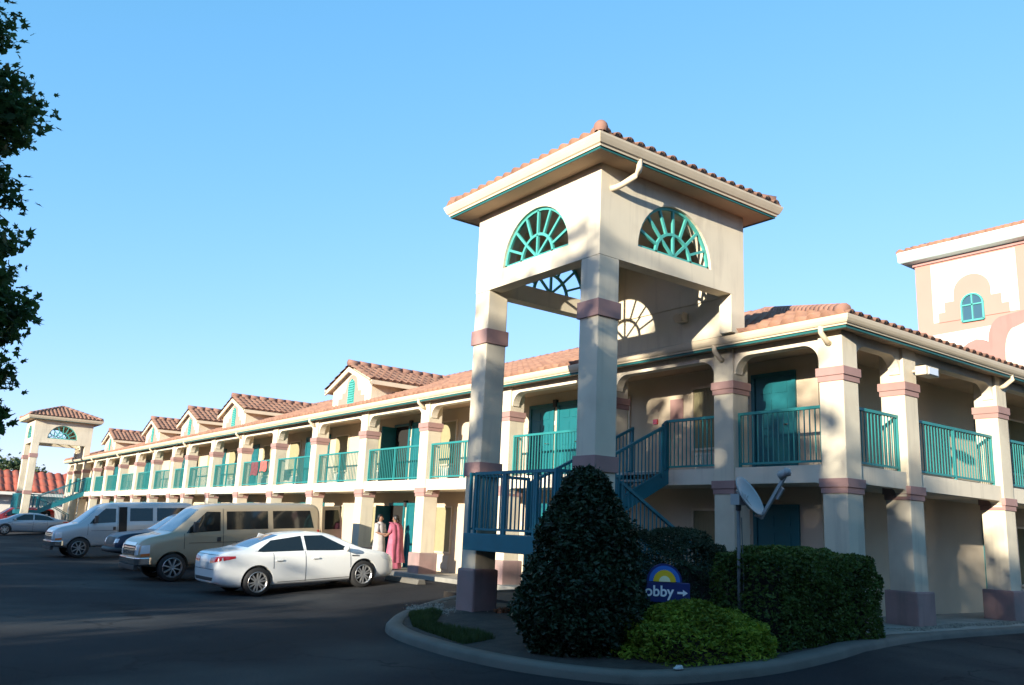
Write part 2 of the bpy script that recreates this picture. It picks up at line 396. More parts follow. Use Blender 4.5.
# ------------------------------------------------------------------ tiles
LAM = .28
def tile_roof(name, A, B, nin, pitch, runf, mt, parent, lift=.0, row=.42, amp=.085, sub=8, lam=LAM, thick=.03):
    """A,B eave line (same z), nin horizontal inward unit vector, runf(s)->(start, run) in metres along eave"""
    A = Vector(A); B = Vector(B); L = (B-A).length; e = (B-A)/L; nin = Vector(nin)
    nw = max(1, int(round(L/lam))); lw = L/nw
    b = MB(); tone = []
    rng = random.Random(11)
    maxrun = max(runf(i*L/200) for i in range(201)); nr = int(math.ceil(maxrun/row))
    cols = nw*sub
    up = Vector((0,0,1))
    prof = []
    for k in range(sub+1):
        ph = (k/sub-.16)/.68; prof.append(amp*math.sqrt(max(0,1-(2*ph-1)**2)) if 0 < ph < 1 else 0)
    for r_ in range(nr):
        t0 = r_*row-.03; t1 = (r_+1)*row
        for w_ in range(nw):
            tn = rng.random()
            sm = [min(max(runf((w_+k/sub)*lw),0), 1e9) for k in range(sub+1)]
            if max(sm) <= max(t0,0): continue
            vs = []
            jit = rng.uniform(-.006,.006)
            for k in range(sub+1):
                ss = (w_+k/sub)*lw
                a0 = min(max(t0,-.03), sm[k]); a1 = min(t1, sm[k])
                for tt, dz in ((a0, .045+jit), (a1, .0)):
                    p = A+e*ss+nin*tt; p = p+up*(tt*pitch+prof[k]*(1.0 if dz else .85)+dz+lift); vs.append(p)
                rc = min(a0+(.16 if r_ == 0 else .02), sm[k]); p = A+e*ss+nin*rc; vs.append(p+up*(a0*pitch-(thick if r_ == 0 else .01)+lift))
            fs = []
            for k in range(sub):
                i = k*3; fs += [(i,i+3,i+4,i+1),(i+2,i+5,i+3,i)]
            n0 = len(b.f); b.add(vs, fs); tone += [tn]*len(fs)
    me_name = name
    o = b.build(name, mt, parent, recalc=False, smooth=False)
    at = o.data.attributes.new('tile_tone', 'FLOAT', 'FACE'); at.data.foreach_set('value', tone)
    o.data.polygons.foreach_set('use_smooth', [True]*len(o.data.polygons))
    return o
def hip_cap(b, P, Q, r=.13, step=.42):
    P = Vector(P); Q = Vector(Q); n = max(1, int((Q-P).length/step)); d = (Q-P)/n
    for i in range(n):
        a = P+d*i; c = P+d*(i+1.12)
        b.tube([a-d*.0, c], [r, r*.8], 10)

def ring_sweep(prof, path_of, closed):
    b = MB(); n = None
    for o, z in prof:
        pts = path_of(o); n = len(pts)
        b.v += [(x,y,z) for x,y in pts]
    k = len(prof)
    for j in range(k-1):
        for i in range(n if closed else n-1):
            b.f.append((j*n+i, j*n+(i+1)%n, (j+1)*n+(i+1)%n, (j+1)*n+i)); b.mi.append(0)
    return b
def rect_path(x0,x1,y0,y1): return lambda o: [(x0-o,y0-o),(x1+o,y0-o),(x1+o,y1+o),(x0-o,y1+o)]

def arch_wall(b, O, u, n, u0, u1, z0, z1, uc, zc, r, t, m=None, seg=20, z_left=None):
    """wall with a half-round opening: O + u*U + z*Z, thickness t along -n"""
    O = Vector(O); u = Vector(u); n = Vector(n); Z = Vector((0,0,1))
    P = lambda a, z, d: O+u*a+Z*z-n*d
    def rect(a0,a1,c0,c1):
        for d in (0,t): b.add([P(a0,c0,d),P(a1,c0,d),P(a1,c1,d),P(a0,c1,d)], [(0,1,2,3)], m)
    rect(u0,u1,z0,zc); rect(u0,uc-r,zc,z1); rect(uc+r,u1,zc,z1)
    c = [(uc+r*math.cos(PI*k/seg), zc+r*math.sin(PI*k/seg)) for k in range(seg+1)]
    for k in range(seg):
        (a0,c0),(a1,c1) = c[k],c[k+1]
        for d in (0,t): b.add([P(a0,c0,d),P(a1,c1,d),P(a1,z1,d),P(a0,z1,d)], [(0,1,2,3)], m)
        b.add([P(a0,c0,0),P(a1,c1,0),P(a1,c1,t),P(a0,c0,t)], [(0,1,2,3)], m)
    b.add([P(uc-r,zc,0),P(uc+r,zc,0),P(uc+r,zc,t),P(uc-r,zc,t)], [(0,1,2,3)], m)
    for a, c0, c1 in ((u0,z0,z1),(u1,z0,z1)): b.add([P(a,c0,0),P(a,c1,0),P(a,c1,t),P(a,c0,t)], [(0,1,2,3)], m)
    for z in (z0,z1): b.add([P(u0,z,0),P(u1,z,0),P(u1,z,t),P(u0,z,t)], [(0,1,2,3)], m)

def lunette(parent, O, u, n, uc, zc, r, depth, mt, name='lunette_window'):
    O = Vector(O); u = Vector(u); n = Vector(n); Z = Vector((0,0,1)); b = MB()
    P = lambda rr, a: O+u*(uc+rr*math.cos(a))+Z*(zc+rr*math.sin(a))-n*depth
    W = .05
    def arc(rr, ww, seg=20):
        vs = []; fs = []
        for k in range(seg+1):
            a = PI*k/seg
            for q in (rr-ww, rr):
                for d in (.025,-.025): vs.append(P(q,a)+n*d)
        for k in range(seg):
            i = k*4
            for c in ((0,1),(1,3),(3,2),(2,0)): fs.append((i+c[0],i+c[1],i+4+c[1],i+4+c[0]))
        b.add(vs, fs)
    arc(r+.015, .07); arc(.5*r, .055)
    b.bar(P(r,0)+Z*.03, P(r,PI)+Z*.03, .05, .06)
    for k in range(1,8): b.bar(P(.5*r,PI*k/8), P(r-.03,PI*k/8), .045, .05)
    for k in (1,2,3): b.bar(P(0.02,PI*k/4)+Z*.03, P(.5*r-.03,PI*k/4), .045, .05)
    return b.build(name, mt, parent)

def railing(b, P, Q, H=1.0, zlow=.08, gap=.115, posts=True, post_w=.05):
    P = Vector(P); Q = Vector(Q); L = (Q-P).length; d = (Q-P)/L; Z = Vector((0,0,1))
    b.bar(P+Z*H, Q+Z*H, .06, .055); b.bar(P+Z*zlow, Q+Z*zlow, .035, .04)
    n = max(2, int(round(L/gap)))
    for i in range(1,n):
        p = P+d*(L*i/n); b.bar(p+Z*zlow, p+Z*(H-.02), .019)
    if posts:
        for p in (P+d*.03, Q-d*.03): b.bar(p-Z*.02, p+Z*H, post_w)

def band_mesh(x0,x1,y0,y1,z1,z0,out=0.0):
    b = MB(); h = z1-z0
    b.box(x0-out,x1+out,y0-out,y1+out,z1-.6*h,z1); b.box(x0-out+.022,x1+out-.022,y0-out+.022,y1+out-.022,z0,z1-.6*h)
    return b

# ------------------------------------------------------------------ motel
mot = thing('motel_building', 'long two storey cream motel with clay tiled roof, teal doors and mauve banded pillars', 'motel')
# walls
b = MB()
b.box(WX, 13.6, WX, L1+.2, -.1, 5.14)          # long wing core
b.box(13.6, 24, WX, 12, -.1, 5.14)             # short wing core
b.box(WX-1.5+.3, WX, L1+.05, L1+.2, 0, 5.14)
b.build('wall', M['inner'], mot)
# balcony slab and its edge beam
b = MB()
b.box(.11, WX, .11, L1, 2.47, 2.745); b.box(WX, 24, .11, WX, 2.47, 2.745)
b.build('balcony_floor', M['beam'], mot)
def soft_beam(b, axis, a0, a1, z0, z1, c0, c1, r, foot=.0):
    """beam spanning a0..a1 between pillars with a rounded bracket at both ends"""
    seg = 8
    for (st, sg) in ((a0,1),(a1,-1)):
        poly = [(st,z1),(st,z0-r)]
        poly += [(st+sg*(.05+ (r-r*math.cos(PI/2*k/seg))), z0-r+r*math.sin(PI/2*k/seg)) for k in range(seg+1)]
        poly += [(st+sg*(.05+r),z1)]
        if axis == 'y': b.ngon_prism([(c0,p,z) for p,z in poly], (c1-c0,0,0))
        else: b.ngon_prism([(p,c0,z) for p,z in poly], (0,c1-c0,0))
    m0, m1 = a0+.05+r, a1-.05-r
    if m1 > m0+.01:
        if axis == 'y': b.box(c0,c1,m0,m1,z0,z1)
        else: b.box(m0,m1,c0,c1,z0,z1)
pil = s-2*IN
bays_y = [(PY[i]+s-IN, PY[i+1]+IN) for i in range(len(PY)-1)]
RXX = [0]+RX
bays_x = [(RXX[i]+s-IN, RXX[i+1]+IN) for i in range(len(RXX)-1)]+[(RX[-1]+s-IN, 17.4)]
for a0,a1 in bays_y:
    b = MB(); soft_beam(b,'y',a0-.02,a1+.02,4.97,5.135,.10,.32,.34); b.build('arch_beam', M['beam'], mot)
    b = MB(); soft_beam(b,'y',a0-.02,a1+.02,2.44,2.755,.085,.30,.13); b.build('deck_beam', M['beam'], mot)
for a0,a1 in bays_x:
    b = MB(); soft_beam(b,'x',a0-.02,a1+.02,4.97,5.135,.10,.32,.34); b.build('arch_beam', M['beam'], mot)
    b = MB(); soft_beam(b,'x',a0-.02,a1+.02,2.44,2.755,.085,.30,.13); b.build('deck_beam', M['beam'], mot)
# soffit (long arm, short arm)
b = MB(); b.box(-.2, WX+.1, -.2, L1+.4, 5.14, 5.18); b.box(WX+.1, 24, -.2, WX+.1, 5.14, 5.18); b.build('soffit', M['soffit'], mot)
# fascia and gutter
path = lambda o: [(-o, L1+.2+o), (-o,-o), (24,-o)]
ring_sweep([(.15,5.105),(.205,5.105),(.205,5.15),(.15,5.15)], path, False).build('fascia_trim', M['trim'], mot)
ring_sweep([(.16,5.15),(.235,5.15),(.24,5.175),(.265,5.185),(.285,5.21),(.305,5.255),(.315,5.305),(.315,5.322),(.295,5.322),(.28,5.25),(.16,5.2)], path, False).build('gutter', M['gutter'], mot)
# roof: pitch .37, ridge run 6.6
PIT = .37; RUN = 6.6; EV = .27; ZE = 5.31
tile_roof('roof', (-EV,-EV,ZE), (-EV,L1+.3,ZE), (1,0,0), PIT, lambda q: min(RUN, q, L1+.57-q), M['tile'], mot)
tile_roof('roof', (-EV,-EV,ZE), (24,-EV,ZE), (0,1,0), PIT, lambda q: min(RUN, q), M['tile'], mot)
b = MB()   # backs of the roof
zr = ZE+PIT*RUN-.02; r0 = -EV+RUN
b.add([(r0,r0,zr),(24,r0,zr),(24,r0+RUN,ZE),(r0+RUN,r0+RUN,ZE),(r0,L1+.3-RUN,zr),(r0+RUN,L1+.3,ZE),(-EV,L1+.3,ZE)], [(0,3,2,1),(0,4,5,3),(4,6,5)])
b.build('roof_back', M['tile'], mot, recalc=False)
b = MB(); hip_cap(b, (-EV+.12,-EV+.12,ZE+.12), (r0,r0,ZE+PIT*RUN+.07)); b.build('hip_cap', M['cap'], mot, smooth=True)
b = MB(); hip_cap(b, (r0,r0,ZE+PIT*RUN+.04), (r0,L1+.3-RUN,ZE+PIT*RUN+.04)); b.build('ridge_cap', M['cap'], mot, smooth=True)
b = MB(); hip_cap(b, (-EV+.1,L1+.2,ZE+.1), (r0,L1+.3-RUN,ZE+PIT*RUN+.04)); b.build('hip_cap', M['cap'], mot, smooth=True)
# pillars
def pillar(x, y, parent=mot, ztop=5.145):
    b = MB(); b.box(x+IN,x+s-IN,y+IN,y+s-IN,-.2,ztop)
    p = b.build('pillar', M['stucco'], parent, bevel=.018)
    band_mesh(x,x+s,y,y+s,4.483,4.226).build('pillar_band', M['band'], p, bevel=.008)
    band_mesh(x,x+s,y,y+s,2.504,2.245).build('pillar_band', M['band'], p, bevel=.008)
    b = MB(); b.box(x-.035,x+s+.035,y-.035,y+s+.035,-.35,.60); b.build('pillar_base', M['base'], p, bevel=.03)
for y in PY: pillar(0, y)
for x in RX: pillar(x, 0)
# upstairs railings
GAPS = {1: (2.99, 4.32), 17: None}
for i,(a0,a1) in enumerate(bays_y):
    b = MB()
    if i == 1: a1 = 4.38
    if i == 17: a0, a1 = L1-4.38, a1
    railing(b, (.22,a0-.01,2.755), (.22,a1+.01,2.755), 1.06)
    if a1-a0 > 2.6: b.bar((.22,(a0+a1)/2,2.75),(.22,(a0+a1)/2,3.8),.05)
    b.build('railing', M['teal'], mot)
for a0,a1 in bays_x:
    b = MB(); railing(b, (a0-.01,.22,2.755), (a1+.01,.22,2.755), 1.06)
    if a1-a0 > 2.6: b.bar(((a0+a1)/2,.22,2.75),((a0+a1)/2,.22,3.8),.05)
    b.build('railing', M['teal'], mot)
# doors and windows: local frame on wall (origin O, along u, outward n)
def door(O, u, n, c, z, opened=False, wd=.92, ht=2.03, mt=None):
    O = Vector(O); u = Vector(u); n = Vector(n); Z = Vector((0,0,1))
    def slab(bb, a0,a1,z0,z1,d0,d1):
        ps = [O+u*a0+Z*z0+n*d0, O+u*a1+Z*z0+n*d0, O+u*a1+Z*z1+n*d0, O+u*a0+Z*z1+n*d0]
        bb.ngon_prism(ps, n*(d1-d0))
    f = MB(); slab(f,c-wd/2-.09,c-wd/2,z,z+ht+.09,.0,.05); slab(f,c+wd/2,c+wd/2+.09,z,z+ht+.09,.0,.05); slab(f,c-wd/2,c+wd/2,z+ht,z+ht+.09,0,.05)
    if opened:
        b = MB(); slab(b,c-wd/2,c+wd/2,z+.005,z+ht-.005,.002,.012)
        d = b.build('doorway', M['dark'], mot); f.build('door_frame', M['tealdoor'], d)
        b = MB(); q = O+u*(c+wd/2)+n*.06
        b.ngon_prism([q+Z*(z+.01), q+n*.55-u*.05+Z*(z+.01), q+n*.55-u*.05+Z*(z+ht-.02), q+Z*(z+ht-.02)], u*.045)
        dl = b.build('door', M['tealdoor'], mot); dl['label'] = 'teal door swung open'
        return
    b = MB(); slab(b,c-wd/2,c+wd/2,z+.01,z+ht,.003,.022)
    for (a0,a1) in ((-.34,-.05),(.05,.34)):
        for (z0,z1) in ((.18,.80),(.95,1.55),(1.68,1.90)): slab(b,c+a0,c+a1,z+z0,z+z1,.022,.034)
    d = b.build('door', mt or M['tealdoor'], mot)
    f.build('door_frame', M['tealdoor'], d)
    h = MB(); q = O+u*(c-.36)+Z*(z+1.0)+n*.02; h.tube([q,q+n*.06],.018,8); h.tube([q+n*.06,q+n*.06+u*.11],.012,6); h.build('door_handle', M['chrome'], d)
    b = MB(); slab(b,c+wd/2+.17,c+wd/2+.31,z+1.5,z+1.62,.002,.015); b.build('number_plate', M['acgrille'], mot)
def window(O, u, n, c, z, wd=1.15, mt=None):
    O = Vector(O); u = Vector(u); n = Vector(n); Z = Vector((0,0,1))
    def slab(bb, a0,a1,z0,z1,d0,d1):
        ps = [O+u*a0+Z*z0+n*d0, O+u*a1+Z*z0+n*d0, O+u*a1+Z*z1+n*d0, O+u*a0+Z*z1+n*d0]
        bb.ngon_prism(ps, n*(d1-d0))
    f = MB(); a0, a1, z0, z1 = c-wd/2, c+wd/2, z+.62, z+1.98
    slab(f,a0-.05,a0,z0-.05,z1+.05,0,.04); slab(f,a1,a1+.05,z0-.05,z1+.05,0,.04); slab(f,a0,a1,z0-.05,z0,0,.05); slab(f,a0,a1,z1,z1+.05,0,.04)
    fr = f.build('window', M['gutter'], mot)
    cu = MB(); nfold = 18; vs = []; 
    for k in range(nfold*2+1):
        q = O+u*lerp(a0,a1,k/(nfold*2))+n*(.006+(.014 if k%2 else 0)); vs += [q+Z*z0, q+Z*z1]
    cu.add(vs, [(2*k,2*k+2,2*k+3,2*k+1) for k in range(nfold*2)]); cu.build('curtain', M['curtain'], fr, recalc=False)
    g = MB(); slab(g,a0+.05,a1-.05,z+.09,z+.50,.0,.03)
    for k in range(16):
        t = lerp(a0+.08,a1-.08,k/15); slab(g,t-.012,t+.012,z+.11,z+.48,.03,.045)
    g.build('air_conditioner_grille', M['acgrille'], mot)
OL, uL, nL = (WX,0,0), (0,1,0), (-1,0,0)
cs = [9.65,17.45,25.1,32.9,43.5,51.4,59.3]
for zf in (0,2.745):
    door(OL,uL,nL,2.55,zf); window(OL,uL,nL,4.3,zf,.85)
    for c in cs:
        opened = (abs(c-17.45) < .1)
        door(OL,uL,nL,c-.62,zf); door(OL,uL,nL,c+.62,zf,opened)
        for sg in (-1,1): window(OL,uL,nL,c+sg*2.3,zf,1.05)
    door(OL,uL,nL,36.9,zf); window(OL,uL,nL,38.6,zf); door(OL,uL,nL,66.6,zf); window(OL,uL,nL,64.9,zf)
    for c in (8.6,12.4): 
        door((0,WX,0),(1,0,0),(0,-1,0),c,zf); window((0,WX,0),(1,0,0),(0,-1,0),c+1.8,zf)
b = MB(); b.box(WX-.02,WX-.002,5.05,5.45,4.05,4.55); b.build('notice_frame', M['band'], mot)
b = MB(); b.box(WX-.05,WX-.002,5.85,5.98,4.0,4.12); b.build('fire_alarm_box', M['tail'], mot)
for y in (3.5, 9.65, 17.45, 25.1, 32.9):
    for zf in (0,2.745):
        b = MB(); b.box(WX-.1,WX-.002,y-.06,y+.06,zf+2.0,zf+2.2); b.build('wall_lamp', M['plastic'], mot)
for x,zf in ((4.6,2.745),(4.4,0)):
    b = MB(); b.box(x-.06,x+.06,WX-.1,WX-.002,zf+1.7,zf+1.95); b.build('wall_lamp', M['plastic'], mot)
# flood light on the first pillar of the short wing
b = MB(); b.tube([(2.4,.02,4.72),(2.4,-.16,4.72)],.03,8); b.box(2.22,2.72,-.34,-.12,4.60,4.78); f = b.build('flood_light', M['gutter'], mot, bevel=.02)
b = MB(); b.box(2.30,2.64,-.36,-.345,4.62,4.75); b.build('lens', M['lens'], f)
# dormers
def dormer(yc, hw=1.57):
    x0 = .55; zb = ZE+PIT*(x0+EV)-.05; SL = .40; ze = 6.40; za = ze+hw*SL
    b = MB(); xr = (ze-ZE)/PIT-EV+.3
    b.ngon_prism([(x0,yc-hw,zb),(x0,yc+hw,zb),(x0,yc+hw,ze+.02),(x0,yc,za),(x0,yc-hw,ze+.02)], (4.4-x0,0,0))
    d = b.build('dormer', M['stucco'], mot)
    ov = .33; po = .24; sl = SL; xe = 4.5
    zo = ze-ov*sl+.05
    for sg in (-1,1):
        ye = yc+sg*(hw+ov)
        if sg == -1: tile_roof('dormer_roof', (x0-po,ye,zo+.06), (xe,ye,zo+.06), (0,1,0), sl, lambda q: hw+ov, M['tile'], d, sub=5)
        else: tile_roof('dormer_roof', (xe,ye,zo+.06), (x0-po,ye,zo+.06), (0,-1,0), sl, lambda q: hw+ov, M['tile'], d, sub=5)
    b = MB()
    for sg in (-1,1):   # soffit boards / rake fascia / side gutters
        ye = yc+sg*(hw+ov)
        b.ngon_prism([(x0-po+.03,ye,zo-.02),(x0-po+.03,yc,zo-.02+(hw+ov)*sl),(x0-po+.03,yc,zo-.20+(hw+ov)*sl),(x0-po+.03,ye,zo-.16)], (.06,0,0))
        b.box(x0-po+.03, xe, ye-.06*(1 if sg>0 else 0)-(0 if sg>0 else .02), ye+.06*(1 if sg<0 else 0)+(0 if sg<0 else .02), zo-.10, zo+.05)
        b.ngon_prism([(x0-po+.09,ye,zo-.03),(x0-po+.09,yc+sg*hw,zo+.18),(x0-po+.09,yc+sg*hw,zo+.16),(x0-po+.09,ye,zo-.08)], (xe-x0,0,0))
    b.build('dormer_eave', M['gutter'], d)
    b = MB(); hip_cap(b,(x0-po,yc,za+.14+.06),(xe+.4,yc,za+.14+.06),.12); b.build('dormer_ridge', M['cap'], d, smooth=True)
    # vent: arched teal louvre in a stepped pink surround
    zc = ze-.06; r = .27
    b = MB()
    arc = [(yc+1.55*r*math.cos(PI*k/12), zc+.02+1.55*r*math.sin(PI*k/12)) for k in range(13)]
    poly = [(yc-1.05,zb+.0),(yc-1.05,zb+.38),(yc-.75,zb+.38),(yc-.75,zc-.2),(yc-.53,zc-.2)]+arc[::-1]+[(yc+.53,zc-.2),(yc+.75,zc-.2),(yc+.75,zb+.38),(yc+1.05,zb+.38),(yc+1.05,zb+.0)]
    b.ngon_prism([(x0-.012,y,z) for y,z in poly], (.0125-.002,0,0)); b.build('vent_surround', M['pinkwall'], d)
    b = MB()
    poly = [(yc-r,zb+.12)]+[(yc+r*math.cos(PI-PI*k/12), zc+r*math.sin(PI-PI*k/12)) for k in range(13)]+[(yc+r,zb+.12)]
    b.ngon_prism([(x0-.03,y,z) for y,z in poly], (.017,0,0))
    zz = zb+.2
    while zz < zc+.28:
        hw2 = r*.86 if zz < zc else math.sqrt(max(.001,(r*.88)**2-(zz-zc)**2))
        b.ngon_prism([(x0-.03,yc-hw2,zz+.05),(x0-.03,yc+hw2,zz+.05),(x0-.065,yc+hw2,zz),(x0-.065,yc-hw2,zz)], (0,0,.012)); zz += .09
    b.build('vent', M['teallight'], d)
for yc in (20.45,33.0,40.0,47.5,58.8): dormer(yc)
# downspouts from the gutter to the pillars
def downspout(x, y, ax):
    o = Vector((x,y,0)); a = Vector(ax)
    b = MB(); b.tube([o+a*.26+Vector((0,0,5.2)), o+a*.26+Vector((0,0,5.08)), o+a*.10+Vector((0,0,4.95)), o+a*.01+Vector((0,0,4.92))],.05,10)
    b.build('downspout', M['gutter'], mot, smooth=True)
for i in (0,1,4,6,8,10,12,14,16): downspout(.04, PY[i]+s/2, (-1,0,0))
for x in (5.9,9.75): downspout(x+s/2, .04, (0,-1,0))

# ------------------------------------------------------------------ stair towers
def tower(label, my, rz_note):
    X0, X1, Y0, Y1 = -3.97, -.04, 2.09, 5.84
    st = .48
    t = thing('stair_tower', label, 'stair tower', (X0, my(Y0), -.3), 0, 'stair towers in front of the motel')
    off = Vector((X0, my(Y0), -.3))
    def fin(b, name, mt, parent, smooth=False, bevel=0):
        b.v = [(v[0]-off.x, my(v[1])-off.y, v[2]-off.z) for v in map(Vector, b.v)]
        return b.build(name, mt, parent, smooth=smooth, bevel=bevel)
    # upper box
    yc, xc, zc, r = 3.93, -2.04, 6.47, 1.0
    zs, ztop = 6.11, 7.81; th = .30
    b = MB()
    arch_wall(b, (X0,0,0), (0,1,0), (-1,0,0), Y0, Y1, zs, ztop, yc, zc, r, th)
    arch_wall(b, (0,Y0,0), (1,0,0), (0,-1,0), X0+th, X1-th, zs, ztop, xc, zc, r, th)
    arch_wall(b, (0,Y1,0), (1,0,0), (0,1,0), X0+th, X1-th, zs, ztop, xc, zc, r, th)
    b.box(X1-.27, X1, Y0, Y1, 5.33, ztop); 
    b.box(X1-.40, X1-.27, Y0, Y0+.3, 5.345, zs-.002); b.box(X1-.40, X1-.27, Y1-.3, Y1, 5.345, zs-.002); b.box(X1-th, X1-.27, Y0, Y1, zs, ztop)
    b.box(X0+th, X1-th, Y0+th, Y1-th, 7.66, 7.79)
    wl = fin(b, 'wall', M['stucco'], t)
    def lun(O,u,n,uc):
        O = Vector(O); O = Vector((O.x, my(O.y) if O.y else 0, O.z))
        # built in mapped space
        bb = lunette(None, (0,0,0), u, n, uc, zc, r, .08, M['teallight'])
        for v in bb.data.vertices:
            p = Vector(v.co)+Vector((0,0,0))
            q = Vector((p.x+(X0 if abs(n[0])>.5 else 0), p.y+((Y0 if n[1]<0 else Y1) if abs(n[1])>.5 else 0), p.z))
            v.co = (q.x-off.x, my(q.y)-off.y, q.z-off.z)
        bb.parent = t
    lun((0,0,0),(0,1,0),(-1,0,0),yc); lun((0,0,0),(1,0,0),(0,-1,0),xc); lun((0,0,0),(1,0,0),(0,1,0),xc)
    for (px,py) in ((X0,Y0),(X0,Y1-st)):
        b = MB(); b.box(px+.002,px+st,py+.002,py+st-.002,-.5,zs-.001); p = fin(b,'pillar',M['stucco'],t,bevel=.02)
        d = .035
        for z1,z0 in ((5.31,5.01),(2.636,2.37)):
            b = MB(); b.box(px-d,px+st+d,py-d,py+st+d,z0,z1); fin(b,'pillar_band',M['band'],p,bevel=.01)
        b = MB(); b.box(px-.05,px+st+.05,py-.05,py+st+.05,-.55,.62); fin(b,'pillar_base',M['base'],p,bevel=.05)
    # eave
    rp = rect_path(X0,X1,Y0,Y1)
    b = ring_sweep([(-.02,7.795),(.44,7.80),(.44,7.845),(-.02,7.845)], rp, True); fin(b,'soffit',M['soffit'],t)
    b = ring_sweep([(.42,7.78),(.45,7.78),(.45,7.818),(.42,7.818)], rp, True); fin(b,'fascia_trim',M['trim'],t)
    b = ring_sweep([(.43,7.82),(.475,7.82),(.48,7.85),(.51,7.87),(.54,7.93),(.565,7.99),(.57,8.025),(.545,8.03),(.43,7.9)], rp, True); fin(b,'gutter',M['gutter'],t)
    e = .52; ze = 8.03; pz = .40
    A,B,C,D = (X0-e,Y0-e),(X1+e,Y0-e),(X1+e,Y1+e),(X0-e,Y1+e)
    for (P,Q,nn) in ((A,B,(0,1,0)),(B,C,(-1,0,0)),(C,D,(0,-1,0)),(D,A,(1,0,0))):
        P2 = Vector((P[0]-off.x, my(P[1])-off.y, ze-off.z)); Q2 = Vector((Q[0]-off.x, my(Q[1])-off.y, ze-off.z))
        sgn = my(1)-my(0); nn = Vector((nn[0], nn[1]*sgn, 0)); LL = (Q2-P2).length
        mr = (min(X1-X0,Y1-Y0)+2*e)/2
        tile_roof('roof', P2, Q2, nn, pz, (lambda LL: lambda q: min(mr,q,LL-q))(LL), M['tile'], t)
    b = MB(); mr = (Y1-Y0)/2+e; zt = ze+pz*mr+.05; cy_ = (Y0+Y1)/2; ra, rb = (X0-e+mr, cy_), (X1+e-mr, cy_)
    for P,Q in ((A,ra),(D,ra),(B,rb),(C,rb)): 
        P_ = Vector((P[0],P[1],ze+.08)); Q_ = Vector((Q[0],Q[1],zt)); dd = (Q_-P_).normalized(); hip_cap(b,P_+dd*.1,Q_,.12)
        if P is A: b.lathe([(0,.13),(.07,.115),(.11,.07),(.13,0),(.11,-.08)],12,'z',P_+dd*.12+Vector((0,0,.02)))
    hip_cap(b,(ra[0],ra[1],zt),(rb[0]+.01,rb[1],zt),.12); fin(b,'hip_cap',M['cap'],t,smooth=True)
    # downspout elbow on the -y face
    b = MB(); b.tube([(-3.47,Y0-.44,7.90),(-3.47,Y0-.44,7.72),(-3.48,Y0-.43,7.64),(-3.50,Y0-.38,7.57),(-3.62,Y0-.16,7.43),(-3.66,Y0-.08,7.40),(-3.72,Y0+.02,7.38)],.055,10); fin(b,'downspout',M['gutter'],t,smooth=True)
    b = MB(); b.box(-.5,-.34,3.3,3.5,5.75,5.95); b.tube([(-.5,3.4,5.85),(-.6,3.35,5.8)],[.07,.09],10); b.box(X1-.35,X1-.3,3.32,3.5,5.8,5.95); fin(b,'wall_lamp',M['gutter'],t)
    # staircase
    zl = 1.28; lx0, lx1, ly0, ly1 = -4.3, -2.8, 2.66, 5.33
    sc = MB(); sc.box(lx0,lx1,ly0,ly1,.97,zl); stc = fin(sc,'stair_landing',M['stair'],t,bevel=.01)
    b = MB()
    # upper flight y 4.2..5.3, x lx1 -> .1 ; stringers
    def flight(x0,z0,x1,z1,ya,yb,n,nm):
        b = MB(); dz = .24
        for y in (ya,yb-.05):
            b.ngon_prism([(x0,y,z0-dz),(x1,y,z1-dz),(x1,y,z1+.06),(x0,y,z0+.06)], (0,.05,0))
        p = fin(b,nm,M['stair'],t)
        b = MB()
        for k in range(n):
            xa = lerp(x0,x1,k/n); xb = lerp(x0,x1,(k+1)/n); zz = lerp(z0,z1,(k+.9)/n)
            b.box(xa,xb,ya+.05,yb-.05,zz-.05,zz)
        fin(b,'treads',M['concrete'],p)
    flight(lx1,zl-.02,.1,2.72,4.2,5.3,8,'upper_flight')
    flight(-.45,-.02,lx1,zl-.02,2.68,3.95,7,'lower_flight')
    def rl(P,Q,H=.98,**k):
        b = MB(); railing(b,P,Q,H,**k); fin(b,'railing',M['stair'] ,t)
    rl((lx0+.06,ly1-.25,zl),(lx0+.06,4.16,zl),1.1); rl((lx0+.06,4.16,zl),(lx0+.06,3.26,zl),1.1); rl((lx0+.06,3.26,zl),(lx0+.06,ly0+.05,zl),1.1)
    rl((lx0+.06,ly1-.05,zl),(lx1,ly1-.05,zl),1.1)
    rl((lx0+.06,ly0+.05,zl),(lx1,ly0+.05,zl),1.1)
    rl((lx1,4.2,zl+.02),(-.1,4.2,2.62),1.02); rl((lx1,5.28,zl+.02),(.1,5.28,2.72),1.0)
    rl((-.1,4.2,2.62),(.2,4.38,2.75),1.05)
    rl((lx1,2.68,zl+.02),(-.45,2.68,.03),.98); rl((lx1,3.93,zl+.02),(-.45,3.93,.03),.98)
    return t
tower('nearest tall stair tower with teal fan windows, behind the dark cone bush', lambda y: y, 0)
YM = 66.1+2.09
tower('small distant stair tower at the far left end of the motel', lambda y: YM-y, 1)

